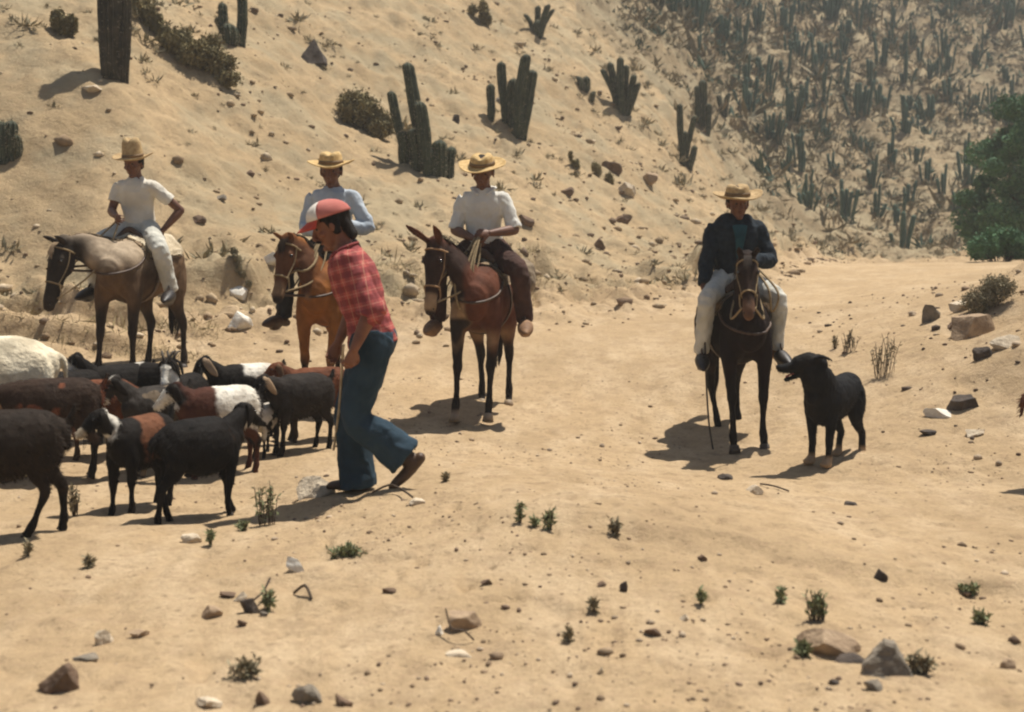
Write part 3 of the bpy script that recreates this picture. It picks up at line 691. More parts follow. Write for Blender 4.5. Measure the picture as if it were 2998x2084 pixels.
def make_dog(loc, rz):
    root = empty('dog', loc, rz, 1.03); tag(root, 'black dog with open mouth and tan paws standing beside the dark bay horse', 'dog')
    sh = Shape()
    sh.loft([(-.33, 0, .50, .07, .08), (-.27, 0, .51, .115, .13), (-.14, 0, .49, .125, .14), (.0, 0, .47, .140, .165), (.15, 0, .465, .142, .185), (.25, 0, .50, .115, .155), (.31, 0, .53, .08, .10)], seg=20)
    add_legs(sh, DOG_LEGS, {'FL': (.04, .01, 0), 'FR': (-.03, .01, 0), 'HL': (-.06, .01, 0), 'HR': (.03, .0, 0)})
    poll = np.array([.36, -.03, .735]); H = rotm(-56, 2)
    sh.loft([(.20, 0, .53, .115, .16), (.28, 0, .62, .108, .135), (.34, -.01, .69, .094, .110), (*poll, .078, .078)], seg=14)
    s0 = len(sh.v)
    sh.loft([(-.06, 0, .0, .055, .055), (.0, 0, .012, .068, .066), (.06, 0, .005, .058, .056), (.095, 0, -.008, .043, .038), (.135, 0, -.012, .036, .029), (.172, 0, -.014, .031, .025)], seg=14)
    sh.loft([(.04, 0, -.040, .040, .024), (.09, 0, -.064, .029, .015), (.14, 0, -.084, .022, .012)], seg=10)
    sh.ell((.19, 0, -.004), (.014, .016, .012))
    for s in (1, -1): sh.loft([(-.03, s * .045, .045, .02, .014), (-.07, s * .07, .055, .026, .010), (-.12, s * .085, .035, .006, .005)], side=(0, 1, 0), seg=8)
    sh.xform(H * 1.18, poll, s0)
    sh.loft([(-.33, 0, .53, .028, .028), (-.39, 0, .46, .032, .03), (-.41, 0, .36, .034, .03), (-.42, 0, .27, .018, .016)], seg=8)
    me = sh.remesh(.0075, 2, 'dog_body'); wrinkle(me, .004, 16, 5); wrinkle(me, .003, 55, 6, stretch=(1, 1, .4), octv=2)
    c = getco(me); o = np.tile((.0085, .0085, .0095), (len(c), 1)); o = blend(o, sst(.2, .8, nz(c, 5, 2)), (.016, .013, .011))
    o = blend(o, sst(.095, .055, c[:, 2]), (.42, .29, .17)); setcoat(me, o); link('body', me, M['coat'], root); fur(me, root, 5200, .016, .12, w=.0026)
    for s in (1, -1): link('eye', Shape().ell(poll + H @ np.array([.075, s * .049, .036]), (.009, .008, .009), seg=8, rings=6).mesh(), M['eye'], root)
    tg = Shape().loft([(.07, 0, -.04, .018, .006), (.11, 0, -.050, .018, .006), (.14, 0, -.064, .014, .005)], seg=8).xform(H * 1.18, poll)
    link('tongue', tg.mesh(), mat('tongue', (.30, .06, .05), rough=.4, bump=0), root)
    return root

# ------------------------------------------------------------------ people
def V3(*a): return np.array(a, float)
def add_hand(sh, wr, d, n, ts, curl=40, k=1.0):
    d = d / np.linalg.norm(d); n = n - d * n.dot(d); n /= np.linalg.norm(n); s = np.cross(d, n) * ts
    sh.loft([(*wr, .026 * k, .019 * k), (*(wr + d * .035 * k), .037 * k, .018 * k), (*(wr + d * .085 * k), .042 * k, .014 * k)], side=s, seg=12, sub=3)
    for i, ln in enumerate((.95, 1.08, 1.0, .78)):
        p = wr + d * (.084 - .006 * abs(i - 1)) * k + s * (.0315 - .0212 * i) * k; pts = [p - d * .02 * k, p]; a = 0
        for j, l in enumerate((.042, .027, .021)):
            a += curl * (1 if j else .8); q = d * math.cos(R(a)) + n * math.sin(R(a)); p = p + q * l * ln * k; pts.append(p)
        sh.loft([(*pp, (.0092 - .0009 * m) * k, (.0092 - .0009 * m) * k) for m, pp in enumerate(pts)], seg=8, sub=2, side=s)
    p = wr + d * .025 * k + s * .028 * k; q = d * .62 + s * .62 + n * .35; q /= np.linalg.norm(q); p2 = p + q * .042 * k; q2 = d * .75 + s * .15 + n * .65; q2 /= np.linalg.norm(q2)
    sh.loft([(*p, .014 * k, .014 * k), (*p2, .0112 * k, .0112 * k), (*(p2 + q2 * .033 * k), .0095 * k, .0095 * k)], seg=8, sub=3)
def hat_mesh(H, hc, kind=0, brim=.19, crown=.115, tilt=0, seed=1):
    prof = [(.001, crown * .93), (.045, crown * .98), (.075, crown * .93), (.088, crown * .72), (.095, crown * .2), (.102, .0), (brim * .75, -.004), (brim * .96, .006), (brim, .010), (brim * .99, .002), (brim * .75, -.014), (.102, -.012), (.088, .005), (.08, crown * .5), (.001, crown * .75)]
    n = 40; V = []; F = []
    Rt = rotm(0, tilt)
    for r, z in prof:
        for k in range(n):
            a = 2 * math.pi * k / n
            x = r * math.cos(a) * 1.06; y = r * math.sin(a) * .97
            if r > .1: z2 = z + (r - .1) * (.22 * math.sin(a) ** 2 * (1 if kind != 2 else .3) - .10 * math.cos(a) ** 2) + .006 * math.sin(a * 3 + seed)
            else: z2 = z - (.020 * max(0, 1 - abs(y) / .035) if z > crown * .85 else 0)
            if kind == 1 and r < .1: x *= 1 - .35 * max(0, (z / crown)) ; z2 *= 1.12
            V.append(H @ (Rt @ V3(x, y, z2) + V3(-.005, 0, .062)) + hc)
    m = len(prof)
    for i in range(m - 1):
        for k in range(n): F.append((i * n + k, i * n + (k + 1) % n, (i + 1) * n + (k + 1) % n, (i + 1) * n + k))
    F.append(tuple(range(n))[::-1]); F.append(tuple((m - 1) * n + k for k in range(n)))
    band = []
    for z, r in ((.004, .099), (.004, .102), (.03, .0975), (.03, .094)):
        for k in range(n):
            a = 2 * math.pi * k / n; band.append(H @ (Rt @ V3(r * math.cos(a) * 1.06, r * math.sin(a) * .97, z) + V3(-.005, 0, .062)) + hc)
    BF = [(i * n + k, i * n + (k + 1) % n, ((i + 1) % 4) * n + (k + 1) % n, ((i + 1) % 4) * n + k) for i in range(4) for k in range(n)]
    return mesh_from(V, F), mesh_from(band, BF)
def make_person(label, loc, rz, J, C, sc=1.0, voxel=.0062, group=None):
    """J joints (+x forward, +y left, z up); C clothing"""
    root = empty('person', loc, rz, sc); tag(root, label, 'person', group)
    J = {k: (V3(*v) if isinstance(v, (tuple, list)) else v) for k, v in J.items()}
    H = rotm(*J.get('face', (0, 0, 0))) * 1.10; hc = J['head'] + V3(0, 0, .012); Ht = rotm(*J.get('trunk', (0, 0, 0)))
    sd = Ht @ V3(0, 1, 0)
    b = Shape()
    tor = lambda o, lo='pelvis': [(*(J['pelvis'] - (J['waist'] - J['pelvis']) * .3), .150 + o, .108 + o), (*J['pelvis'], .158 + o, .118 + o), (*J['waist'], .142 + o, .104 + o), (*J['chest'], .168 + o, .116 + o), (*(J['chest'] * .4 + J['neck'] * .6), .148 + o, .092 + o), (*(J['chest'] * .1 + J['neck'] * .9), .078 + o * .6, .070 + o * .6), (*(J['neck'] * .97 + J['head'] * .03), .068 + o * .5, .062 + o * .5)]
    b.loft(tor(-.004), side=sd, seg=20)
    b.loft([(*J['neck'], .060, .062), (*(J['neck'] * .5 + (hc + H @ V3(-.02, 0, -.05)) * .5), .054, .058), (*(hc + H @ V3(-.015, 0, -.03)), .055, .06)], side=sd, seg=14)
    s0 = len(b.v)
    b.ell((-.008, 0, .032), (.098, .077, .098))
    b.loft([(.022, 0, .035, .066, .072), (.028, 0, -.02, .062, .066), (.036, 0, -.065, .050, .054), (.046, 0, -.098, .030, .034)], seg=16)
    b.loft([(.086, 0, .022, .010, .012), (.104, 0, -.008, .012, .013), (.114, 0, -.030, .018, .012), (.094, 0, -.042, .014, .012)], seg=10)
    b.ell((.080, 0, .036), (.018, .050, .012)); b.ell((.086, 0, -.062), (.012, .024, .010)); b.ell((.078, 0, -.098), (.018, .020, .014))
    for s in (1, -1): b.ell((-.004, s * .080, -.004), (.022, .010, .033)); b.ell((.062, s * .045, -.022), (.026, .018, .018))
    b.xform(H, hc, s0)
    for s, t in (('L', 1), ('R', -1)):
        sh_, el, wr = J['sh' + s], J['el' + s], J['wr' + s]
        b.loft([(*(sh_ * .7 + J['chest'] * .3), .050, .050), (*(sh_ + V3(0, 0, -.014)), .050, .050), (*(sh_ * .55 + el * .45), .047, .047), (*el, .041, .041)], seg=12, side=(0, 1, .3))
        b.loft([(*el, .042, .042), (*(el * .7 + wr * .3), .044, .044), (*wr, .028, .026)], seg=12, side=(0, 1, .3))
        hd = J.get('hd' + s, wr - el); hn = J.get('hn' + s, V3(0, -t, -.3)); add_hand(b, wr, hd, hn, J.get('ts' + s, t), J.get('cu' + s, 55))
        hp_, kn, an = J['hp' + s], J['kn' + s], J['an' + s]
        b.loft([(*hp_, .088, .092), (*(hp_ * .5 + kn * .5), .075, .078), (*kn, .056, .058)], seg=12)
        b.loft([(*kn, .056, .058), (*(kn * .7 + an * .3), .052, .057), (*an, .036, .038)], seg=12)
    me = b.remesh(voxel, 2, 'person_body'); link('body', me, M[C.get('skin', 'skin')], root)
    for s in (1, -1):
        link('eye', Shape().ell(hc + H @ V3(.079, s * .031, .012), (.011, .013, .009), seg=10, rings=6).mesh(), M['eye'], root)
    # shirt or jacket
    def top(o, mname, sleeve, nm='shirt', hem=None, seedv=1, wr_amp=.007):
        sh = Shape(); t = tor(o)[1:]
        lowp = J['pelvis'] + (J['pelvis'] - J['waist']) * (hem if hem is not None else .1)
        sh.loft([(*lowp, .162 + o, .120 + o)] + t, side=sd, seg=24, flat0=True, flat1=True)
        for s in ('L', 'R'):
            p, e, w_ = J['sh' + s], J['el' + s], J['wr' + s]; q = [(*(J['neck'] * .62 + p * .38 + V3(0, 0, -.052)), .052 + o, .056 + o), (*(p * .8 + J['neck'] * .2 + V3(0, 0, -.022)), .056 + o, .062 + o), (*(p + V3(0, 0, -.012)), .054 + o, .058 + o), (*(p * .5 + e * .5), .050 + o, .050 + o)]
            if sleeve <= .6: q[-1] = (*(p * (1 - sleeve) + e * sleeve), .056 + o, .056 + o)
            elif sleeve <= 1.2: q.append((*(p * (1 - min(sleeve, 1)) + e * min(sleeve, 1)), .056 + o, .056 + o)); 
            if 1.0 < sleeve <= 1.2: q.append((*(e * (2 - sleeve) + w_ * (sleeve - 1)), .056 + o, .056 + o))
            if sleeve > 1.2: q += [(*e, .052 + o, .052 + o), (*(e * .5 + w_ * .5), .046 + o, .046 + o), (*(e * .06 + w_ * .94), .038 + o, .038 + o)]
            sh.loft(q, seg=14, flat1=True, side=(0, 1, .3), sub=4)
        me = sh.remesh(.0085, 3); wrinkle(me, wr_amp, 9, seedv, ridged=True); wrinkle(me, wr_amp * .6, 22, seedv + 5, stretch=(1, 1, .6)); return link(nm, me, M[mname], root)
    top(C.get('so', .012), C['shirt'], C.get('sleeve', 1.1), seedv=C.get('seed', 1), hem=C.get('hem'))
    if 'jacket' in C:
        sh = Shape()
        o = .034
        t = tor(o)[1:-1]
        for s_, sg in (('L', 1), ('R', -1)):     # two open fronts and the back
            off = V3(-.012, sg * .052, 0)
            sh.loft([(*(J['pelvis'] + off), .115, .130)] + [(*(V3(*p[:3]) + (Ht @ off)), p[3] - .055, p[4]) for p in t[1:-1]], side=sd, seg=18, flat0=True)
            p, e, w_ = J['sh' + s_], J['el' + s_], J['wr' + s_]
            sh.loft([(*(J['neck'] * .6 + p * .4 + V3(0, 0, -.055)), .075, .082), (*(p + [0, 0, .0]), .082, .082), (*(p * .5 + e * .5), .072, .074), (*e, .068, .068), (*(e * .5 + w_ * .5), .060, .060), (*(e * .08 + w_ * .92), .050, .050)], seg=14, flat1=True, side=(0, 1, .3))
        me = sh.remesh(.0095, 3); wrinkle(me, .011, 8, 3, ridged=True); wrinkle(me, .005, 22, 8); link('jacket', me, M[C['jacket']], root)
        f = Shape().loft([(*(J['waist'] + Ht @ V3(.138, 0, 0)), .022, .012), (*(J['chest'] + Ht @ V3(.152, 0, .0)), .045, .012), (*(J['chest'] * .4 + J['neck'] * .6 + Ht @ V3(.128, 0, 0)), .066, .012)], side=sd)
        link('sweater_front', f.mesh(), M[C['shirt2']], root)
    if C.get('collar'):
        nk = J['neck']; ax = hc - nk; ax /= np.linalg.norm(ax)
        for s in (1, -1):
            pts = [nk + Ht @ V3(-.075, 0, .012), nk + Ht @ V3(-.03, s * .085, .006), nk + Ht @ V3(.04, s * .078, -.012), nk + Ht @ V3(.092, s * .035, -.055)]
            link('collar', Shape().loft([(*p, .010, .024) for p in pts], side=(Ht @ V3(.3, 0, 1)), seg=8).mesh(), M[C['shirt']], root)
    # trousers
    tr = Shape(); o = C.get('to', .014)
    tr.loft([(*(J['pelvis'] * .75 + J['waist'] * .25), .150 + o, .112 + o), (*J['pelvis'], .160 + o, .125 + o), (*((J['hpL'] + J['hpR']) / 2), .150 + o, .125 + o)], side=sd, seg=20, flat0=True)
    fl = C.get('flare', 0)
    for s in ('L', 'R'):
        hp_, kn, an = J['hp' + s], J['kn' + s], J['an' + s]; hem = J.get('hem' + s, an)
        tr.loft([(*(hp_ + (J['pelvis'] - hp_) * .3), .105 + o, .115 + o), (*hp_, .100 + o, .108 + o), (*(hp_ * .5 + kn * .5), .084 + o, .090 + o), (*kn, .068 + o, .072 + o), (*(kn * .5 + hem * .5), .062 + o + fl * .35, .066 + o + fl * .4), (*hem, .052 + o + fl * .75, .056 + o + fl)], seg=18, flat1=True, side=J.get('legside', (0, 1, 0)))
    me = tr.remesh(.0085, 3); wrinkle(me, .008, 9, 31, ridged=True); wrinkle(me, .004, 24, 33, stretch=(1, 1, .6)); link('trousers', me, M[C['trousers']], root)
    # boots
    for s in ('L', 'R'):
        an, to = J['an' + s], J['to' + s]; d = to - an; hor = V3(d[0], d[1], 0); dn = V3(0, 0, -1) if 'sole' not in J else J['sole' + s]
        dn = J.get('sole' + s, V3(0, 0, -1)); hl = an - (d - dn * d.dot(dn)) / max(np.linalg.norm(d - dn * d.dot(dn)), .01) * .045 + dn * .055
        bs = Shape().loft([(*(an - dn * .05), .044, .048), (*(an + dn * .02), .042, .052), (*(an * .8 + to * .2 + dn * .035), .042, .045)], seg=12, flat0=True, side=J.get('legside', (0, 1, 0)))
        bs.loft([(*hl, .036, .034), (*(an * .55 + to * .45 + dn * .032), .042, .036), (*(to + dn * .005), .044, .026), (*(to + d / np.linalg.norm(d) * .03 + dn * .008), .032, .018)], seg=12, side=np.cross(dn, d))
        link('boot', bs.remesh(.0075, 2), M[C.get('boot' + s, C.get('boot', 'dark_leather'))], root)
    # hair
    hs = Shape(); hb = C.get('hairback', 0)
    hs.ell(V3(-.020, 0, .040), (.097, .084, .096)); hs.loft([(-.062, 0, .01, .070, .042), (-.068 - hb * .1, 0, -.035 - hb, .060, .034)], seg=14)
    for s in (1, -1): hs.loft([(-.012, s * .076, .03, .014, .030), (-.012, s * .080, -.01 - hb * .8, .010, .026)], seg=8)
    if C.get('fringe'): hs.ell(V3(.045, 0, .075), (.055, .070, .03))
    hs.xform(H, hc); hm = hs.remesh(.008, 2); wrinkle(hm, .005, 40, 3, stretch=(1, 1, .3)); link('hair', hm, M[C.get('hair', 'hair_black')], root)
    if C.get('moustache'):
        link('moustache', Shape().loft([(.092, .028, -.058, .006), (.106, .012, -.050, .008), (.106, -.012, -.050, .008), (.092, -.028, -.058, .006)], side=(0, 0, 1), seg=8).xform(H, hc).mesh(), M['hair_black'], root)
    if 'hat' in C:
        k = C['hat']; hme, bnd = hat_mesh(H, hc, k.get('kind', 0), k.get('brim', .19), k.get('crown', .115), k.get('tilt', 0), k.get('seed', 1))
        ho = link('hat', hme, M[k.get('mat', 'straw')], root); link('hat_band', bnd, M['hat_band'], ho)
    return root, H, hc
# ------------------------------------------------------------------ mounts and riders
def face_cam(a): return math.atan2(-math.cos(R(a)), -math.sin(R(a)))   # heading turned a degrees to the photo's left of facing the viewer
def rider_joints(z0, **kw):
    J = dict(pelvis=(-.04, 0, z0 + .10), waist=(-.03, 0, z0 + .27), chest=(.0, 0, z0 + .44), neck=(.005, 0, z0 + .60), head=(.045, 0, z0 + .712),
             shL=(.0, .176, z0 + .505), shR=(.0, -.176, z0 + .505), elL=(.03, .24, z0 + .25), elR=(.03, -.24, z0 + .25), wrL=(.25, .07, z0 + .22), wrR=(.25, -.07, z0 + .20),
             hpL=(-.02, .11, z0 + .07), hpR=(-.02, -.11, z0 + .07), knL=(.30, .33, z0 - .09), knR=(.30, -.33, z0 - .09), anL=(.20, .36, z0 - .50), anR=(.20, -.36, z0 - .50),
             toL=(.36, .38, z0 - .53), toR=(.36, -.38, z0 - .53), face=(0, 12, 0))
    J.update(kw); return J
def add_stirrups(root, J, sc, wood='wood', pad=1.0):
    for s, sg in (('L', 1), ('R', -1)):
        an = V3(*J['an' + s]) / sc; to = V3(*J['to' + s]) / sc; d = to - an; d /= np.linalg.norm(d)
        c = to * .75 + an * .25 + V3(0, 0, -.03)
        st = Shape().loft([(*(c - d * .04), .062 * pad, .062 * pad), (*(c + d * .05), .062 * pad, .056 * pad), (*(c + d * .13), .048 * pad, .040 * pad), (*(c + d * .20), .022, .020)], side=(0, 1, 0), seg=14, flat0=True)
        st.ell(c + d * .02 + V3(0, 0, -.055), (.07, .045, .022))
        sm = st.remesh(.010, 1); link('stirrup', sm, M[wood], root)
        top = V3(.02, sg * .27, 1.24)
        link('stirrup_leather', Shape().loft([(*top, .018, .005), (*(top * .5 + c * .5 + V3(-.03, sg * .03, 0)), .018, .005), (*(c + V3(0, 0, .06)), .018, .005)], side=(1, 0, 0), seg=8).mesh(), M['leather'], root)

def mount(n, px, py, a, sc, rsc, hkw, jkw, pkw, hlabel, hname, plabel, coat, wood, pad, hand=(.27, .03, .22)):
    g = GD(px, py); loc = (g[0], g[1], g[2] - .01); f = sc / rsc; z0 = 1.37 * f
    j2 = {k: ((v[0], v[1], v[2] + z0) if k[:2] in ('el', 'wr', 'kn', 'an', 'to', 'sh') else v) for k, v in jkw.items()}
    J = rider_joints(z0, **j2); gear = hkw.pop('gear')
    h, bv = make_horse(hname, hlabel, hname, loc, face_cam(a), sc, coat=coat, hand=V3(hand[0], hand[1], hand[2] + z0) / f, gear=gear, **hkw)
    add_stirrups(h, J, f, wood, pad)
    make_person(plabel, loc, face_cam(a), J, pkw, sc=rsc, group='riders in straw hats'); return h
mount(1, 316, 842, 9, .99, .97, dict(hs_=1.14, poll=(.74, -.40, 1.30), yaw=-24, pitch=70, offs={'FL': (.02, .0, 0), 'FR': (.04, .10, 0), 'HL': (-.06, .05, 0), 'HR': (.12, .02, 0)}, mane='mane_tan', width=1.04, neckw=1.15, gear={'rope': True, 'sag': .05, 'skin': (-.50, .24, 58)}),
      dict(elL=(-.14, .40, .27), wrL=(.0, .27, .07), hdL=V3(.6, -.3, -.7), elR=(.06, -.24, .26), wrR=(.33, -.06, .20), face=(-4, 12, 0), knL=(.26, .35, -.12), anL=(.12, .40, -.53), toL=(.28, .43, -.56)),
      dict(shirt='tee_shirt', sleeve=.62, trousers='pale_trousers', boot='dark_leather', hat=dict(kind=1, brim=.185, crown=.16, mat='straw_dark', seed=2), seed=3, so=.014),
      'tan and dark brown horse with lowered head, behind the goats at the left', 'horse', 'rider in white short-sleeved shirt and tall straw hat, hand on hip, on the tan horse', coat_dun, 'dark_leather', 1.05, (.33, -.02, .19))
mount(2, 752, 905, 8, 1.0, 1.05, dict(poll=(.72, -.20, 1.50), yaw=-14, pitch=66, offs={'FL': (.12, -.06, 0), 'FR': (.0, .03, 0), 'HL': (-.02, .0, 0), 'HR': (.10, 0, 0)}, hoofs='hoof_pale', gear={'rope': True, 'sag': .10, 'necktie': True, 'skin': (-.44, .20, 52), 'loops': [(.30, -.05, .50)]}),
      dict(elL=(.02, .31, .25), wrL=(.20, .08, .25), wrR=(.27, -.04, .20), face=(4, 10, 0), toR=(.40, -.42, -.53), anR=(.24, -.38, -.52)),
      dict(shirt='grey_shirt', sleeve=2, trousers='dark_trousers', boot='leather', hat=dict(brim=.190, crown=.095, seed=4), seed=7, so=.014),
      'chestnut horse with black lower legs half hidden behind the man in the cap', 'horse', 'rider in pale blue-grey long-sleeved shirt behind the man in the cap', coat_chestnut, 'leather', 1.0)
mount(3, 1085, 926, 7, 1.02, 1.07, dict(poll=(.70, -.31, 1.50), yaw=-14, pitch=76, mule=True, offs={'FL': (-.02, -.03, 0), 'FR': (.06, .05, 0), 'HL': (.05, .03, 0), 'HR': (.0, -.03, 0)}, hoofs='hoof_pale',
      gear={'rope': False, 'sag': .08, 'loops': [(.30, -.10, .62), (.26, -.03, .50)], 'bundle': [(.30, 1.28, 1.0), (-.26, 1.30, .8)]}),
      dict(elL=(.06, .27, .25), wrL=(.28, .09, .22), elR=(.02, -.24, .25), wrR=(.25, -.05, .18), face=(-2, 20, 0), hdL=V3(.5, -.8, .05), anL=(.16, .37, -.50), toL=(.32, .39, -.53)),
      dict(shirt='white_shirt', sleeve=.98, so=.010, trousers='brown_trousers', boot='leather', hat=dict(brim=.186, crown=.08, seed=6, kind=2), seed=11, collar=True),
      'reddish brown long-eared mule with pale muzzle and looped reins', 'mule', 'rider in open-necked white shirt and yellow straw hat on the long-eared mule', coat_mule, 'wood', 1.12, (.28, .02, .20))
h4 = mount(4, 1643, 992, -4, .965, .99, dict(poll=(.72, -.08, 1.64), yaw=-10, pitch=56, offs={'FL': (.0, .03, 0), 'FR': (.04, -.02, 0), 'HL': (-.0, .08, 0), 'HR': (.12, -.12, 0)}, gear={'rope': True, 'sag': .22, 'bundle': [(.36, 1.24, .95)], 'loops': [(.34, .10, .42)]}),
      dict(elL=(.04, .29, .25), wrL=(.27, .06, .24), elR=(.03, -.26, .23), wrR=(.12, -.30, .02), hdR=V3(.4, 0, -.8), face=(3, 10, 3), hdL=V3(.5, -.7, .2), knL=(.31, .285, -.07), knR=(.31, -.31, -.08), anR=(.20, -.33, -.53), anL=(.20, .31, -.50), toR=(.34, -.35, -.57), toL=(.36, .33, -.54)),
      dict(shirt='teal_cloth', shirt2='teal_cloth', sleeve=.3, so=.0, jacket='navy_wool', trousers='pale_trousers', bootR='dark_leather', bootL='tan_leather', to=.008, hat=dict(brim=.196, crown=.088, mat='straw_dark', seed=9), seed=15),
      'dark bay horse facing the camera beside the black dog', 'horse', 'rider in dark navy jacket and wide straw hat on the dark bay horse', coat_bay, 'dark_leather', 1.0, (.27, .03, .24))
link('lead_rope', Shape().tube([(.30, -.33, .95), (.33, -.32, .6), (.36, -.30, .25), (.40, -.27, .02)], .008, sub=6).mesh(), M['dark_leather'], h4)

# ------------------------------------------------------------------ the walking man
g = GD(800, 1108)
m = bpy.data.materials.new('plaid_shirt'); m.use_nodes = True
n = m.node_tree.nodes; l = m.node_tree.links; bs_ = n['Principled BSDF']; bs_.inputs['Roughness'].default_value = .9; bs_.inputs['Specular IOR Level'].default_value = .15
tc = n.new('ShaderNodeTexCoord'); mp = n.new('ShaderNodeMapping'); mp.inputs[2].default_value = (0, R(-14), 0); l.new(tc.outputs['Object'], mp.inputs[0])
sx = n.new('ShaderNodeSeparateXYZ'); l.new(mp.outputs[0], sx.inputs[0])
def stripe(src, f, lo, hi, ph=0):
    a = n.new('ShaderNodeMath'); a.operation = 'MULTIPLY_ADD'; a.inputs[1].default_value = f; a.inputs[2].default_value = ph; l.new(src, a.inputs[0])
    fr = n.new('ShaderNodeMath'); fr.operation = 'FRACT'; l.new(a.outputs[0], fr.inputs[0])
    pp = n.new('ShaderNodeMath'); pp.operation = 'PINGPONG'; pp.inputs[1].default_value = .5; l.new(fr.outputs[0], pp.inputs[0])
    r = n.new('ShaderNodeMapRange'); r.inputs[1].default_value = lo; r.inputs[2].default_value = hi; l.new(pp.outputs[0], r.inputs[0]); return r.outputs[0]
def mx(f, c1, c2, amt=1.0):
    s = n.new('ShaderNodeMath'); s.operation = 'MULTIPLY'; s.inputs[1].default_value = amt; l.new(f, s.inputs[0])
    x = n.new('ShaderNodeMix'); x.data_type = 'RGBA'; l.new(s.outputs[0], x.inputs[0])
    for i, c in ((6, c1), (7, c2)):
        if isinstance(c, tuple): x.inputs[i].default_value = (*c, 1)
        else: l.new(c, x.inputs[i])
    return x.outputs[2]
base = mx(stripe(sx.outputs['Z'], 13, .24, .30), (.40, .095, .085), (.18, .036, .040), .7)
base = mx(stripe(sx.outputs['X'], 15, .26, .32), base, (.20, .05, .05), .6)
base = mx(stripe(sx.outputs['Z'], 13, .045, .02), base, (.60, .30, .22), .40)
base = mx(stripe(sx.outputs['X'], 15, .05, .02), base, (.56, .34, .22), .45)
l.new(base, bs_.inputs['Base Color']); M['plaid_shirt'] = m
M['jeans'] = mat('jeans', (.032, .060, .085), (.013, .030, .045), nscale=4, rough=.92, bump=.35, bscale=150)
JW = dict(pelvis=(-.10, 0, .93), waist=(-.075, 0, 1.05), chest=(.008, 0, 1.29), neck=(.060, 0, 1.45), head=(.128, .0, 1.572), trunk=(0, 14, 0), face=(8, 24, 0),
          shL=(.012, .165, 1.37), elL=(-.125, .25, 1.10), wrL=(-.03, .31, .885), hdL=V3(.32, .1, -1), hnL=V3(.6, -.8, 0), cuL=62,
          shR=(.03, -.165, 1.37), elR=(.03, -.23, 1.10), wrR=(.13, -.21, .88), cuR=45,
          hpL=(-.105, .095, .90), hpR=(-.10, -.095, .90), knL=(-.015, .10, .47), knR=(.05, -.09, .48), anL=(-.315, .10, .225), anR=(.0, -.08, .09),
          toL=(-.225, .10, .075), toR=(.15, -.08, .045), hemL=(-.30, .10, .235), hemR=(.0, -.08, .028), soleL=V3(-.86, 0, -.5))
rw, Hw, hcw = make_person('man in pink and white cap, red plaid shirt and flared blue jeans walking past goats', (g[0], g[1], g[2]), math.pi, JW,
            dict(shirt='plaid_shirt', sleeve=1.06, so=.026, hem=.35, trousers='jeans', boot='leather', flare=.046, collar=True, skin='skin_walker', hairback=.045, fringe=False, seed=21, to=.018, moustache=True), sc=1.04, voxel=.0052)
cv = []; cf = []; nu, nv_ = 36, 12
for i in range(nv_ + 1):
    for k in range(nu):
        ph = R(90) * i / nv_; a = 2 * math.pi * k / nu; r = math.sin(ph)
        cv.append(V3(-.006 + .118 * r * math.cos(a), .097 * r * math.sin(a), .052 + .088 * math.cos(ph) + .012 * r * math.cos(a)))
fr_, rd_ = [], []
for i in range(nv_):
    for k in range(nu):
        q = (i * nu + k, i * nu + (k + 1) % nu, (i + 1) * nu + (k + 1) % nu, (i + 1) * nu + k)
        a = 360 * (k + .5) / nu; ang = min(a, 360 - a); (fr_ if (ang < 62 and i > 1) else rd_).append(q[::-1])
def shell(V, F, name, mt, th=.004, parent=rw):
    me = mesh_from([Hw @ v + hcw for v in V], F); o = link(name, me, M[mt], parent)
    sm = o.modifiers.new('t', 'SOLIDIFY'); sm.thickness = th; sm.offset = 1; return o
capo = shell(cv, rd_, 'cap', 'cap_red'); cp2 = shell(cv, fr_, 'cap_front', 'cap_white', .0035, capo)
vv2 = []; vf2 = []
for i in range(6):
    for k in range(15):
        a = R(-58 + 116 * k / 14); t = i / 5
        vv2.append(V3(-.006 + (.116 + .078 * t * math.cos(a * .8)) * math.cos(a), (.095 + .006 * t) * math.sin(a), .056 + .012 * math.cos(a) - .030 * t + .0 - .018 * t * math.sin(a) ** 2))
for i in range(5):
    for k in range(14): vf2.append((i * 15 + k, i * 15 + k + 1, (i + 1) * 15 + k + 1, (i + 1) * 15 + k))
shell(vv2, vf2, 'cap_visor', 'cap_visor', .004, capo)
pl_, wv_ = V3(*JW['pelvis']), V3(*JW['waist']); bc = pl_ * .45 + wv_ * .55
link('belt', Shape().loft([(*(bc - V3(.01, 0, .022)), .166, .126), (*(bc + V3(.002, 0, .022)), .163, .123)], side=(0, 1, 0), seg=24, flat0=True, flat1=True, sub=1).mesh(), M['leather'], rw)
so_ = V3(*P(748 * K, 1008 * K, 7.9)); tp_ = V3(*P(768 * K, 800 * K, 7.62)); mid_ = (so_ + tp_) / 2 + V3(.01, 0, 0)
o = link('stick', Shape().tube([V3(0, 0, 0), mid_ - so_, tp_ - so_, (tp_ - so_) * 1.12], .008, sub=4).mesh(), mat('stick_wood', (.52, .42, .28), (.36, .27, .17), nscale=20, rough=.8)); o.location = so_; tag(o, 'thin pale herding stick held low in front of the walking man', 'stick')
# rolled cuff
e_, w_ = V3(*JW['elL']), V3(*JW['wrL']); d_ = (w_ - e_)
link('rolled_cuff', Shape().loft([(*(e_ + d_ * .0), .080, .080), (*(e_ + d_ * .08), .083, .083), (*(e_ + d_ * .2), .080, .080)], flat0=True, flat1=True, side=(0, 1, .3)).mesh(), M['plaid_shirt'], rw)

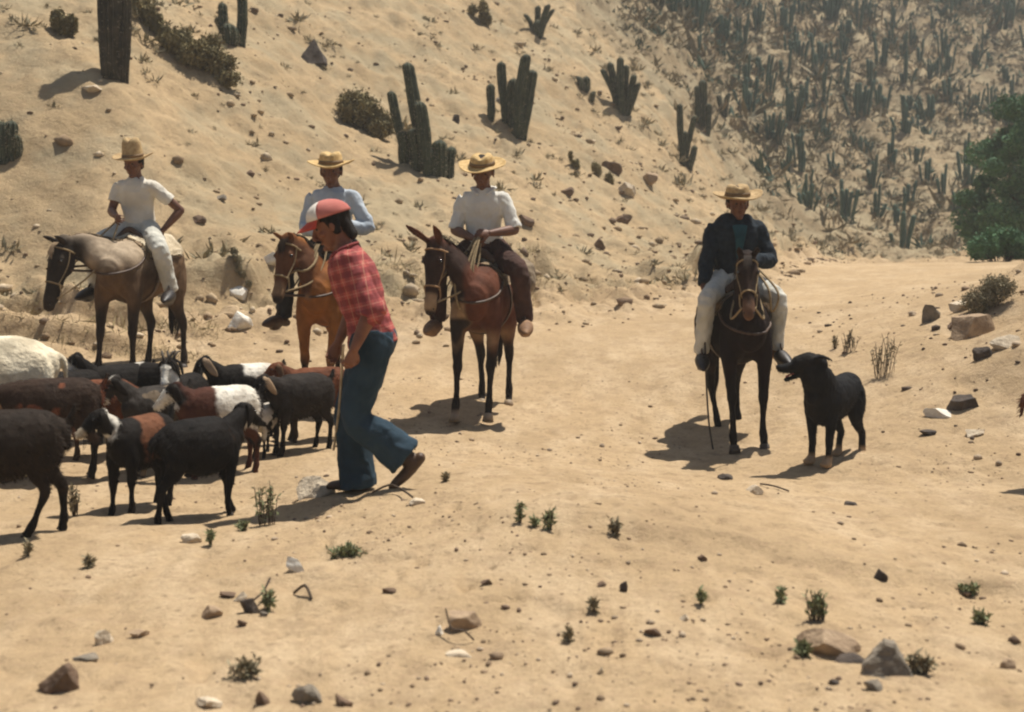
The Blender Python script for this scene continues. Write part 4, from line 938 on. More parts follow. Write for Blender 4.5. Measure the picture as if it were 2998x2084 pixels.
# ------------------------------------------------------------------ goats, sheep, dog
make_goat('very dark brown shaggy goat walking at the left edge, nearest of the herd', 6, 1204, 204, .95, G_((.030, .021, .015), ('legs', .22, BLK), ('x', .18, .5, .3, (.06, .04, .03)), ('face', .10, (.55, .48, .36))), poll=(.40, -.10, .70), yaw=-40, pitch=42, offs={'FR': (.08, 0, 0), 'HL': (.20, .0, 0), 'HR': (-.06, .02, 0)}, fat=1.05, earcol='brown')
make_goat('big cream-white sheep standing at the left edge behind the dark goats', -20, 1048, 205, 1.26, G_(CRM, ('low', .42, (.40, .31, .19)), ('legs', .3, (.45, .36, .24))), poll=(.46, 0, .60), fat=1.12, fleece=True, name='sheep', cat='sheep', earcol='white', tail_up=False)  # browner low fleece is underside shade painted into the coat
make_goat('dark brown goat with rusty back in front of the cream sheep', 112, 1072, 200, .96, G_((.045, .027, .018), ('spots', .35, 5, (.20, .07, .035)), ('legs', .25, BLK)), poll=(.42, 0, .62), pitch=52, offs={'FL': (.06, 0, 0)}, earcol='brown')
make_goat('reddish brown goat walking behind the white-faced goats left of centre', 218, 1026, 220, .82, G_(RED, ('legs', .20, DKB), ('face', .12, DKB)), poll=(.42, 0, .66), offs={'HL': (.08, 0, 0), 'FR': (-.08, 0, 0)}, earcol='brown', tail_up=False)
make_goat('black goat with white cheeks and muzzle turning its head behind the reddish goat', 262, 985, 225, .84, G_(BLK, ('face', .07, WHT)), poll=(.40, -.05, .80), yaw=-8, pitch=50, offs={}, horns=False)
make_goat('black goat with white rump patch standing under the tan horse', 352, 980, 325, .84, G_(BLK, ('x', -.46, -.12, .48, WHT), ('face', .07, WHT)), poll=(.36, -.06, .74), yaw=-60, pitch=40, horns=True, tail_up=False)
make_goat('mottled dark goat with white striped face looking to the left', 352, 1056, 240, .86, G_(GRY, ('spots', .35, 9, (.16, .12, .08)), ('blaze', WHT), ('face', .14, WHT)), poll=(.38, -.10, .78), yaw=-34, pitch=55, earcol='coat')
make_goat('black goat with brown flank and white neck stripe standing front left', 318, 1148, 250, .84, G_(BLK, ('x', -.14, .12, .42, (.17, .070, .035)), ('neck', .035, WHT), ('face', .15, (.5, .42, .3))), poll=(.38, -.08, .76), yaw=-30, pitch=34, offs={'FR': (.04, 0, 0), 'HL': (.07, 0, 0)}, earcol='coat', beard=True)
make_goat('plain black goat walking to the right at the front of the herd', 456, 1160, 46, .83, G_((.012, .010, .009), ('spots', .6, 6, (.035, .022, .014))), poll=(.44, .06, .76), yaw=10, pitch=32, offs={'HR': (-.16, 0, 0), 'HL': (.06, 0, 0), 'FR': (-.06, 0, 0), 'FL': (.06, 0, 0)}, fat=1.08, tail_up=False)
make_goat('goat with chestnut shoulders and a white saddle patch on its back', 490, 1064, 215, .88, G_((.085, .032, .02), ('x', -.30, .04, .38, WHT), ('x', -.5, -.30, .2, BLK), ('head', BLK), ('face', .06, WHT)), poll=(.36, -.06, .72), yaw=-20, pitch=40)
make_goat('black goat with long brown ears and white back at the far side', 548, 985, 212, .86, G_(BLK, ('x', -.40, .02, .60, WHT), ('face', .13, (.5, .4, .28))), poll=(.40, -.02, .76), yaw=-5, pitch=48, earcol='tan', ear=1.2)
make_goat('dark grey-brown goat with a pale cheek right of the herd beside the walker', 672, 1014, 228, .84, G_((.030, .024, .020), ('legs', .3, BLK), ('head', BLK)), poll=(.42, -.02, .70), yaw=-10, pitch=48, offs={'FL': (.05, 0, 0), 'HR': (.06, 0, 0)}, earcol='tan', fat=1.05, ear=1.1)
make_goat('black goat with white face looking forward in the middle of the herd', 416, 1016, 262, .84, G_(BLK, ('face', .04, WHT), ('spots', .55, 5, WHT)), poll=(.34, -.02, .84), yaw=4, pitch=48, horns=True)
make_goat('rusty brown goat almost hidden behind the dark grey-brown one', 706, 985, 205, .82, G_(RED, ('legs', .3, DKB)), poll=(.40, 0, .74), earcol='brown')
make_goat('black goat with a white poll peering between the sheep and the reddish goat', 158, 1000, 236, .82, G_(BLK, ('face', .10, WHT)), poll=(.38, -.05, .84), yaw=-18, pitch=42)
make_goat('small white and black kid standing between the goats', 594, 1020, 260, .55, G_((.55, .50, .42), ('spots', .25, 7, BLK), ('legs', .25, BLK)), poll=(.40, 0, .66), tail_up=False)
make_goat('reddish brown goat at the right edge of the photo, only its rump in view', 2424, 1088, 0, 1.02, G_((.14, .06, .035), ('legs', .3, DKB)), earcol='brown', tail_up=False)
g = GD(1866, 1032); make_dog((g[0], g[1], g[2] - .006), R(232))

# ------------------------------------------------------------------ cacti
def stem_mesh(h, r, lean=(0, 0), ribs=9, seed=0, rings=14, sub=2):
    V = []; F = []; n_ = ribs * sub * (1 if sub > 1 else 1); n_ = max(n_, 6)
    zs = list(np.linspace(0, h - r, rings)) + [h - r + r * math.sin(R(a)) for a in (25, 50, 72, 88)]
    for i, z in enumerate(zs):
        t = z / h; rr = r * (.82 + .22 * math.sin(min(t * 1.5, 1) * math.pi * .5)) * (1 + .05 * math.sin(t * 9 + seed))
        if z > h - r: rr *= math.sqrt(max(.02, 1 - ((z - (h - r)) / r) ** 2))
        ox = lean[0] * t ** 1.4 + .015 * math.sin(t * 5 + seed); oy = lean[1] * t ** 1.4
        for k in range(n_):
            a = 2 * math.pi * k / n_; q = rr * (1 + (.13 if k % 2 == 0 else -.10) * (1 if sub > 1 else 0))
            V.append((ox + q * math.cos(a), oy + q * math.sin(a), z))
    m_ = len(zs)
    for i in range(m_ - 1):
        for k in range(n_): F.append((i * n_ + k, i * n_ + (k + 1) % n_, (i + 1) * n_ + (k + 1) % n_, (i + 1) * n_ + k))
    F.append(tuple((m_ - 1) * n_ + k for k in range(n_))); return V, F
def cactus(label, bx, by, stems, mt='cactus', ribs=9):
    g = GD(bx, by); s = SC(g[1]) / K; root = empty('cactus', (g[0], g[1], g[2])); tag(root, label, 'cactus', 'tall columnar cacti on the near slope')
    for i, (x0, x1, y0, y1, w) in enumerate(stems):
        ox = (x0 - bx) / s; oy = .12 * math.sin(i * 2.4) * (len(stems) > 1) + max(0, (by - y0)) / s * .6
        z0 = Hh(g[0] + ox, g[1] + oy) - g[2] - .06; h = (y0 - y1) / s + .06; r = w / s / 2 * .84
        V, F = stem_mesh(h, r, ((x1 - x0) / s, .05 * math.cos(i)), ribs, i + bx, rings=18)
        o = link('stem', mesh_from(V, F), M[mt], root, smooth=False); o.location = (ox, oy, z0); wrinkle(o.data, r * .05, 9, i)
        c = getco(o.data); nn = getno(o.data); r_ = np.random.default_rng(i + int(bx)); k = r_.integers(0, len(c), 420); k2 = np.minimum(k + len(c) // 22, len(c) - 1); t = r_.random((420, 1)); p = c[k]
        p = p + np.array([0, 0, 1]) * (r_.random((420, 1)) - .5) * h / 18; p[:, 2] = np.clip(p[:, 2], .03, h); d = nn[k] + r_.normal(size=(420, 3)) * .45; d /= np.linalg.norm(d, axis=1)[:, None]; sd2 = np.cross(d, r_.normal(size=(420, 3))); sd2 /= np.linalg.norm(sd2, axis=1)[:, None]
        Vs = np.stack([p - sd2 * .0035, p + sd2 * .0035, p + d * .045 * r_.uniform(.5, 1.2, (420, 1))], 1).reshape(-1, 3); so2 = link('spines', fastmesh(Vs, np.arange(1260).reshape(-1, 3)), M['spine'], o, smooth=False); so2['kind'] = 'stuff'
    return root
cactus('thick upright brown cactus trunk running out of the top of the photo at the left', 255, 176, [(248, 250, 176, -160, 50), (272, 276, 168, -90, 34)], 'cactus_brown', 14)
cactus('tallest cactus clump near the centre, thin columns leaning left over stubby ones', 950, 385, [(905, 876, 345, 185, 22), (950, 912, 375, 140, 30), (962, 940, 385, 225, 32), (908, 905, 392, 322, 32), (935, 928, 390, 300, 30), (985, 988, 398, 318, 34), (1002, 1012, 392, 325, 28), (970, 972, 396, 335, 30)])
cactus('dense cactus clump of upright columns right of the tallest cactus', 1150, 292, [(1100, 1102, 268, 190, 20), (1132, 1124, 288, 158, 22), (1160, 1178, 292, 114, 26), (1150, 1150, 292, 185, 30), (1172, 1192, 290, 140, 28), (1160, 1160, 294, 215, 38)])
cactus('fan-shaped cactus clump of many short columns on the upper slope', 1395, 250, [(1383, 1352, 244, 160, 14), (1388, 1368, 248, 150, 16), (1393, 1388, 250, 128, 17), (1400, 1402, 250, 152, 17), (1404, 1420, 248, 160, 16), (1408, 1432, 244, 172, 14), (1396, 1396, 252, 185, 30)])
cactus('pair of dark cactus columns on the slope above the navy-jacketed rider', 1575, 288, [(1566, 1562, 284, 205, 15), (1576, 1576, 288, 188, 19), (1585, 1589, 284, 215, 14)])
cactus('slender crooked cactus with short side columns left of the navy rider\'s hat', 1535, 372, [(1530, 1522, 370, 235, 15), (1538, 1556, 372, 262, 14), (1548, 1556, 352, 300, 16), (1532, 1536, 372, 300, 20)])
cactus('small splayed cactus at the top centre leaning up to the right', 1205, 78, [(1196, 1178, 70, 35, 12), (1202, 1208, 76, 20, 14), (1208, 1230, 78, 8, 14), (1212, 1240, 74, 20, 12), (1205, 1205, 80, 48, 22)])
cactus('dark cactus with paired columns at the top left of centre', 525, 95, [(503, 496, 88, 10, 22), (540, 540, 92, -30, 24), (520, 518, 96, 55, 40), (498, 488, 84, 45, 18)], 'cactus')
cactus('stubby dark cactus cluster at the left edge of the photo', 15, 366, [(4, 0, 362, 275, 34), (20, 18, 366, 285, 34), (-14, -20, 360, 180, 26), (32, 36, 362, 318, 22)])
cactus('short two-stemmed cactus above the crooked one', 1622, 262, [(1618, 1612, 262, 218, 12), (1626, 1634, 262, 212, 12)])
cactus('low round cactus clump between the fan-shaped cactus and the dense clump', 1312, 208, [(1304, 1298, 205, 178, 16), (1314, 1316, 208, 176, 18), (1324, 1332, 206, 188, 14)])
cactus('small single cactus at the very top edge, left of the cactus-covered hillside', 1475, 20, [(1470, 1462, 20, -30, 14), (1480, 1492, 20, -26, 13)])

# far slope: clumps crowded together
FV = []
for v in range(9):
    V = []; F = []; nst = [4, 6, 8, 10, 5, 7, 12, 3, 9][v]
    for i in range(nst):
        a = rng.uniform(0, 6.28); rr = rng.uniform(.05, .42) * math.sqrt(nst / 6); hh = rng.uniform(.7, 2.15) * (1 - .25 * rr); q, f = stem_mesh(hh, rng.uniform(.065, .12), (rr * math.cos(a) * .7, rr * math.sin(a) * .7), 6, i, rings=4, sub=1)
        b0 = len(V); V += [(x + rr * math.cos(a), y + rr * math.sin(a), z - .15) for x, y, z in q]; F += [tuple(k + b0 for k in t) for t in f]
    me = mesh_from(V, F, 'cactus_clump'); me.materials.append(M['cactus_far']); me.polygons.foreach_set('use_smooth', np.ones(len(me.polygons), dtype=bool)); FV.append(me)
def edge_x(py):           # left border of the crowded slope in the picture, used only to know where that slope begins
    return np.interp(py, [-40, 0, 90, 150, 200, 245], [655, 662, 730, 775, 790, 870])
cx = rng.uniform(3, 52, 16000); cy = rng.uniform(36, 100, 16000); cz = height(cx, cy)
qx, qy = project(cx, cy, cz)
dens = np.clip(.10 + 1.0 * (225 - qy) / 225 + .5 * vnoise(np.stack([cx * .22, cy * .22, cx * 0], 1), 77), .06, 1)
ok = (qx > edge_x(qy)) & (qx < 1090) & (qy > -50) & (qy < 246) & (rng.random(16000) < dens * .42)
pts = []
for i in np.nonzero(ok)[0]:
    if all((cx[i] - a) ** 2 + (cy[i] - b) ** 2 > 1.15 ** 2 for a, b in pts[-900:]): pts.append((cx[i], cy[i]))
pts.sort(key=lambda p: p[1]); print('far cacti', len(pts))
pz = height([p[0] for p in pts], [p[1] for p in pts])
def inst(name, me, loc, rz, sc, **t):
    o = bpy.data.objects.new(name, me); COL.objects.link(o); o.location = loc; o.rotation_euler = (0, 0, rz); o.scale = (sc, sc, sc * t.pop('tall', 1)); return tag(o, **t)
restV = []; restF = []; nb = 0
for i, (a, b) in enumerate(pts):
    me = FV[i % 9]; rz = rng.uniform(0, 6.28); s_ = rng.uniform(.40, .76)
    if i < 285:
        tl = rng.uniform(.8, 1.35); u_, w_ = project(a, b, pz[i]); hgt = s_ * tl
        row = ['topmost on', 'high on', 'halfway up', 'low on', 'at the foot of'][int(np.clip(w_ // 52, 0, 4))]
        colm = 'left border' if u_ < edge_x(w_) + 30 else 'above navy rider' if u_ < 790 else 'left middle' if u_ < 850 else 'right middle' if u_ < 910 else 'near dark tree' if u_ < 965 else 'above dark tree'
        lab = '%s %s-column cactus %s the far slope, %s' % ('tall' if hgt > .92 else 'middling' if hgt > .7 else 'short', ['four', 'six', 'eight', 'ten', 'five', 'seven', 'twelve', 'three', 'nine'][i % 9], row, colm)
        inst('cactus', me, (a, b, pz[i]), rz, s_, tall=tl, label=lab, cat='cactus', group='cacti crowding the far slope')
    else:
        c = getco(me); c = c * s_; ca, sa = math.cos(rz), math.sin(rz)
        c = np.stack([c[:, 0] * ca - c[:, 1] * sa + a, c[:, 0] * sa + c[:, 1] * ca + b, c[:, 2] + pz[i]], 1)
        restV.append(c); restF += [tuple(k + nb for k in p.vertices) for p in me.polygons]; nb += len(c)
if restV:
    o = link('distant_cacti', mesh_from(np.vstack(restV), restF), M['cactus_far']); tag(o, 'mass of distant cacti high on the far slope', 'cacti', kind='stuff')

# ------------------------------------------------------------------ shrubs, weeds, tree
def leaves(n, centers, radii, size, seed=0, up=.0, shellf=.55):
    r_ = np.random.default_rng(seed); ci = r_.integers(0, len(centers), n); C_ = np.array(centers)[ci]; Rd = np.array(radii)[ci]
    d = r_.normal(size=(n, 3)); d /= np.linalg.norm(d, axis=1)[:, None]; rr = (shellf + (1 - shellf) * r_.random(n)) ** .8 * r_.uniform(.7, 1.08, n)
    p = C_ + d * Rd * rr[:, None]
    a = r_.normal(size=(n, 3)); a[:, 2] += up; a /= np.linalg.norm(a, axis=1)[:, None]; b = np.cross(a, r_.normal(size=(n, 3))); b /= np.linalg.norm(b, axis=1)[:, None]
    s = size * r_.uniform(.6, 1.4, n)[:, None]
    V = np.stack([p - a * s, p + b * s * .42, p + a * s, p - b * s * .42], 1).reshape(-1, 3); return V, np.arange(4 * n).reshape(n, 4)
def shrub(label, dx, dy, w, h, mt='scrub', n=2600, sf=None, leaf=.045, name='shrub', cat='shrub', group=None, clumps=9, seed=1, slant=0):
    g = GD(dx, dy); s = SC(g[1]) / K; W_ = w / s / 2; H_ = h / s; r_ = np.random.default_rng(seed)
    root = empty(name, g); tag(root, label, cat, group); cs = []; rs = []
    for i in range(clumps):
        x = r_.uniform(-.75, .75) * W_; y = r_.uniform(-.5, .5) * W_ * .7; t = 1 - (x / W_) ** 2
        zb = Hh(g[0] + x, g[1] + y) - g[2]; hh = H_ * (.55 + .45 * r_.random()) * (.45 + .55 * t)
        cs.append((x, y, zb + hh * .55)); rs.append((W_ * r_.uniform(.22, .42), W_ * r_.uniform(.2, .35), hh * .5))
    n = int(n * (1.7 if w > 45 else 1)); leaf *= .62 if w > 45 else 1; n = int(n * (1.5 if w > 45 else 1)); V, F = leaves(n, cs, rs, leaf, seed, up=.4 if w > 45 else 1.3, shellf=.12); link('foliage', fastmesh(V, F), M[mt], root, smooth=False)
    st = Shape()
    if name == 'weed':
        bpy.data.objects.remove(root.children[0]); V = []; cs = []
        for i in range(int(5 + w * .28)):
            a = r_.uniform(0, 6.28); bx_ = r_.uniform(-.6, .6) * W_ * (1 if w > 45 else .4); sp = r_.uniform(.1, .8); L_ = H_ * r_.uniform(.55, 1.1); zb = Hh(g[0] + bx_, g[1]) - g[2]
            tip = V3(bx_ + math.cos(a) * sp * W_ * .8, math.sin(a) * sp * W_ * .6, zb + L_); b0_ = V3(bx_, 0, zb - .01); st.tube([b0_, (b0_ + tip) / 2 + V3(0, 0, L_ * .1), tip], .0022, sub=2, seg=4)
            for q in range(9):
                t = .2 + .8 * (q + r_.random()) / 9; c_ = b0_ * (1 - t) + tip * t + V3(0, 0, L_ * .1 * math.sin(math.pi * t)); d = r_.normal(size=3) + V3(0, 0, .6); d /= np.linalg.norm(d); e = np.cross(d, r_.normal(size=3)); e /= np.linalg.norm(e); ll = .015 * r_.uniform(.6, 1.4)
                V += [c_, c_ + d * ll + e * ll * .35, c_ + d * ll * 2, c_ + d * ll - e * ll * .35]
        link('foliage', fastmesh(np.array(V), np.arange(len(V)).reshape(-1, 4)), M[mt], root, smooth=False)
    for c_ in cs: st.tube([(c_[0] * .3, c_[1] * .3, -.05), (c_[0] * .7, c_[1] * .7, c_[2] * .5), c_], min(.012, H_ * .012), sub=1, seg=5)
    link('branches', st.mesh(), M['bark'], root); return root
shrub('broad olive-brown shrub on the slope right of the tallest hat, below the cactus columns', 812, 285, 150, 88, n=5200, leaf=.055, clumps=16, seed=2)
shrub('long low brown shrub sloping down from the thick cactus trunk', 450, 150, 190, 75, n=5600, leaf=.055, clumps=18, seed=3, mt='scrub')
shrub('grey-brown shrub between the thick cactus trunk and the long low shrub', 335, 70, 110, 60, n=3000, leaf=.05, clumps=10, seed=4)
shrub('dark shrub left of the thick cactus trunk near the top edge', 135, 75, 95, 62, n=3200, leaf=.05, clumps=10, seed=5)
shrub('olive shrub at the top edge left of the small splayed cactus', 1080, 48, 60, 60, n=2200, leaf=.06, clumps=8, seed=6)
shrub('dry grey-brown shrub on the right bank above the rocks', 2215, 690, 130, 75, n=4800, leaf=.020, clumps=16, seed=7, mt='weed_grey')
shrub('low dry bush at the foot of the slope behind the chestnut horse', 540, 600, 60, 34, n=1400, leaf=.022, clumps=7, seed=8, mt='weed_grey')
shrub('small dark bush on the bank left of the navy-jacketed rider', 1285, 372, 34, 34, n=900, leaf=.03, clumps=5, seed=9)
shrub('tangle of dry brush beside the mule rider at the right', 1350, 395, 60, 34, n=1500, leaf=.028, clumps=7, seed=10)
WG = 'small weeds growing from the sandy ground'
for i, (lb, dx, dy, w, h, mt) in enumerate([
    ('tall bushy weed just right of the plain black goat', 598, 1178, 64, 92, 'weed'), ('greyish weed behind the leg of the nearest brown goat', 168, 1158, 44, 66, 'weed_grey'),
    ('upright green weed right of the walking man, in front of the mule', 1166, 1172, 18, 44, 'weed'), ('leafy weed just right of the upright one in front of the mule', 1232, 1188, 40, 40, 'weed'),
    ('tiny weed between the two weeds in front of the mule', 1198, 1180, 18, 18, 'weed'), ('pale weed on the low ridge right of the two weeds in front of the mule', 1380, 1202, 42, 34, 'weed_grey'),
    ('low green patch of weed right above the white stone', 775, 1246, 110, 20, 'weed'), ('weed with a dark stem beside the round dark stone', 602, 1368, 40, 46, 'weed'),
    ('bushiest weed in the right foreground above the grey slab', 1832, 1392, 62, 62, 'weed'), ('thin upright weed left of the bushiest foreground weed', 1572, 1356, 20, 36, 'weed'),
    ('small thin weed next to the bushiest foreground weed', 1750, 1352, 20, 30, 'weed'), ('tiny grey weed in the left foreground below the nearest goat', 200, 1272, 30, 24, 'weed_grey'),
    ('small weed below the black front goats', 472, 1222, 20, 30, 'weed'), ('spreading weed left of the tall bushy weed', 545, 1190, 34, 22, 'weed'),
    ('dry grey weed below the left goat at the photo edge', 62, 1245, 30, 28, 'weed_grey'), ('largest grey-green weed on the right bank beside the dog', 1985, 840, 80, 84, 'weed_grey'),
    ('dry leaning weed on the bank above the dog', 1905, 790, 50, 48, 'weed_grey'), ('dark sprig left of the dry leaning weed above the dog', 1872, 782, 22, 30, 'weed_grey'),
    ('short twiggy weed in the lower centre foreground', 1332, 1372, 14, 26, 'weed_grey'), ('tiny sprig near the bottom edge centre', 1275, 1440, 12, 26, 'weed_grey'),
    ('low weed left of the pale flat rock at the lower right', 1800, 1470, 44, 26, 'weed'), ('small weed at the right edge foreground', 2200, 1400, 48, 26, 'weed'),
    ('dry tuft in the lower right corner', 2060, 1510, 60, 40, 'weed_grey'), ('low yellowish weed near the bottom left', 545, 1520, 70, 36, 'weed_grey'),
    ('sprig of weed near the bottom right slab', 2170, 1330, 60, 18, 'weed'), ('thin dry sprig right of the man\'s raised boot', 1000, 1080, 16, 18, 'weed_grey')]):
    shrub(lb, dx, dy, w, h, mt, n=int(60 + w * h * .12), leaf=.0125, name='weed', cat='weed', group=WG, clumps=7 if w > 30 else 4, seed=40 + i)

# tree at the right beyond the crest of the road
tp = P(1050, 262, 32); tz = Hh(tp[0], tp[1]); root = empty('tree', (tp[0], tp[1], tz)); tag(root, 'dense dark green tree at the right edge beyond the crest of the road', 'tree')
tk = Shape().loft([(0, 0, -.3, .2, .2), (.05, .02, .8, .15, .15), (.0, .1, 1.8, .11, .11), (-.1, .1, 2.7, .06, .06)], seg=10)
for a, b, c in ((-1.1, .1, 1.9), (.9, -.2, 2.4), (-.5, -.7, 2.8), (.4, .8, 3.0), (-1.4, .3, 1.2), (1.3, .4, 1.5)): tk.loft([(0, .05, .7, .08, .08), (a * .5, b * .5, c * .7, .05, .05), (a, b, c, .02, .02)], seg=7)
link('trunk', tk.mesh(), M['bark'], root)
r_ = np.random.default_rng(5); cs = []; rs = []
for i in range(130):
    a = r_.uniform(0, 6.28); zz = r_.uniform(.2, 4.1); rad = 2.15 * math.sqrt(max(.08, 1 - ((zz - 1.7) / 2.75) ** 2)) * r_.uniform(.45, 1.0)
    cs.append((rad * math.cos(a), rad * math.sin(a), zz)); q = r_.uniform(.2, .55); rs.append((q, q, q * .75))
for _ in range(16): cs.append((0, 0, 1.95)); rs.append((1.75, 1.5, 1.75))
V, F = leaves(120000, cs, rs, .050, 9, up=.2, shellf=.35); link('crown', fastmesh(V, F), M['leaf'], root, smooth=False)
shrub('rounded green bush at the foot of the dark tree on the right', 2240, 586, 170, 88, 'leaf', n=9000, leaf=.05, name='bush', cat='bush', clumps=22, seed=77)

# dry brush of the slopes (uncountable)
def scatter_brush(name, n, region, size, mt, seed, label, k=16, hscale=1.0):
    r_ = np.random.default_rng(seed); x, y = region(r_, n); z = height(x, y); m_ = len(x)
    s = size * r_.lognormal(0, .45, m_); d = r_.normal(size=(m_, k, 3)); d[..., 2] = np.abs(d[..., 2]) * 1.1 * hscale; d /= np.linalg.norm(d, axis=2)[..., None]
    L = s[:, None, None] * r_.uniform(.5, 1.2, (m_, k, 1)); base = np.stack([x, y, z - .02], 1)[:, None] + r_.normal(size=(m_, k, 3)) * s[:, None, None] * (.30 if y.mean() > 40 else .75) * np.array([1, 1, .1])
    tip = base + d * L; sd_ = np.cross(d, r_.normal(size=(m_, k, 3))); sd_ /= np.linalg.norm(sd_, axis=2)[..., None]; wv = sd_ * L * (.09 if y.mean() > 40 else .022)
    V = np.stack([base - wv * .4, (base + tip) / 2 + wv, tip, (base + tip) / 2 - wv], 2).reshape(-1, 3); F = np.arange(len(V)).reshape(-1, 4)
    o = link(name, fastmesh(V, F), M[mt], smooth=False); tag(o, label, name.replace('_', ' '), kind='stuff'); return o
def reg_far(r_, n):
    x = r_.uniform(2, 58, n * 3); y = r_.uniform(34, 108, n * 3); z = height(x, y); a, b = project(x, y, z); k = (a > edge_x(b) - 35 + 40 * vnoise(np.stack([x * .5, y * .5, x * 0], 1), 3)) & (a < 1120) & (b < 258)
    dn = .5 + .6 * vnoise(np.stack([x * .35, y * .35, x * 0], 1), 4) + (150 - b) / 260; k &= r_.random(len(x)) < np.clip(dn, .04, 1); return x[k][:n], y[k][:n]
scatter_brush('dry_brush', 15000, reg_far, .26, 'scrub_far', 11, 'grey-brown dry brush covering the far slope between the cacti', k=14, hscale=1.1)
scatter_brush('dark_brush', 4200, reg_far, .30, 'cactus_far', 15, 'dark green scrub between the cacti of the far slope', k=14, hscale=1.6)
def reg_near(r_, n):
    x = r_.uniform(-22, 22, n * 4); y = r_.uniform(13, 60, n * 4); hl = hill_line(x); f = vnoise(np.stack([x * .5, y * .5, x * 0], 1), 14)
    k = (y > hl - .3) & (r_.random(len(x)) < np.clip(.05 + .5 * sst(.15, .7, f) + .4 * np.exp(-((y - hl - .6) / 1.0) ** 2) * sst(-.2, .4, f) + .5 * sst(26, 48, y) * sst(-2, 9, x), 0, 1)); return x[k][:n], y[k][:n]
scatter_brush('dry_grass', 5200, reg_near, .10, 'weed_grey', 12, 'sparse dry tufts on the sandy near slope', k=34)
def reg_bank(r_, n):
    x = r_.uniform(3.0, 7.5, n * 4); y = r_.uniform(8, 15, n * 4); f = vnoise(np.stack([x * .9, y * .9, x * 0], 1), 18); k = (r_.random(len(x)) < sst(-.1, .7, f)) & (x > 3.0 + (y - 8) * .1)
    return x[k][:n], y[k][:n]
def reg_ledge(r_, n):
    x = -3.3 - 6 * r_.random(n) ** 1.3; k = r_.integers(0, 2, n); y = np.where(k == 0, 13.35, 14.1) + .08 * np.sin(x * 1.9) + .05 * vnoise(np.stack([x * 2.5, 13.7 * 2.5 + x * 0, x * 0], 1), 3) + r_.normal(size=n) * .07; return x, y
scatter_brush('ledge_grass', 750, reg_ledge, .075, 'scrub', 19, 'dry grass lining the little ledges at the left', k=14)
def reg_bank2(r_, n):
    x = r_.uniform(-3, 6, n); y = hill_line(x) + .7 + r_.normal(size=n) * .45; k = vnoise(np.stack([x * 1.1, y * 1.1, x * 0], 1), 33) > -.05; return x[k], y[k]
scatter_brush('bank_brush', 1100, reg_bank2, .085, 'scrub', 20, 'low dry brush along the cut bank behind the riders', k=20)
scatter_brush('dry_stubble', 130, reg_bank, .045, 'weed_grey', 13, 'sparse dry stubble on the right bank', k=9)

# ------------------------------------------------------------------ rocks
M['stone'] = mat('stone', (1, 1, 1), attr=True, nscale=12, rough=.95, bump=.5, bscale=50, spec=.1)
def ico(sub):
    bm = bmesh.new(); bmesh.ops.create_icosphere(bm, subdivisions=sub, radius=1); me = bpy.data.meshes.new('i'); bm.to_mesh(me); bm.free(); return me
def rock_mesh(seed, dims, sub=4, cuts=15, rough=.028):
    me = ico(sub); c = getco(me); r_ = np.random.default_rng(seed)
    for _ in range(cuts):
        d = r_.normal(size=3); d /= np.linalg.norm(d); h = r_.uniform(.34, .78); t = c @ d; c -= np.clip(t - h, 0, None)[:, None] * d * .985
    c += (fbm(c * 2.2 + seed, 4, seed) * rough * 2)[:, None] * c / (np.linalg.norm(c, axis=1)[:, None] + 1e-6)
    c -= (c.max(0) + c.min(0)) / 2; c *= 2 / (c.max(0) - c.min(0)); c *= np.array(dims) / 2; setco(me, c); me.polygons.foreach_set('use_smooth', np.ones(len(me.polygons), dtype=bool))
    try: me.set_sharp_from_angle(angle=R(28))
    except Exception: pass
    return me
RG = 'stones lying on the ground and slope'
def rock(label, dx, dy, w, h, mt, seed, tilt=0, bury=.28, name='rock', cat='rock', depth=.75):
    if 'slab at' not in label and 'tilted' not in label and h > 12: h *= .88; bury = .42
    g = GD(dx, dy); s = SC(g[1]) / K; W_ = w / s; H_ = h / s / (1 - bury)
    o = bpy.data.objects.new(name, rock_mesh(seed, (W_, W_ * (depth if 'tilted' not in label else .42), H_))); COL.objects.link(o); o.data.materials.append(M[mt])
    x, y = g[0], g[1] + W_ * .3; o.location = (x, y, Hh(x, y) + H_ * (.5 - bury)); o.rotation_euler = (0, R(tilt), R((seed * 37) % 40 - 20)); tag(o, label, cat, RG); return o
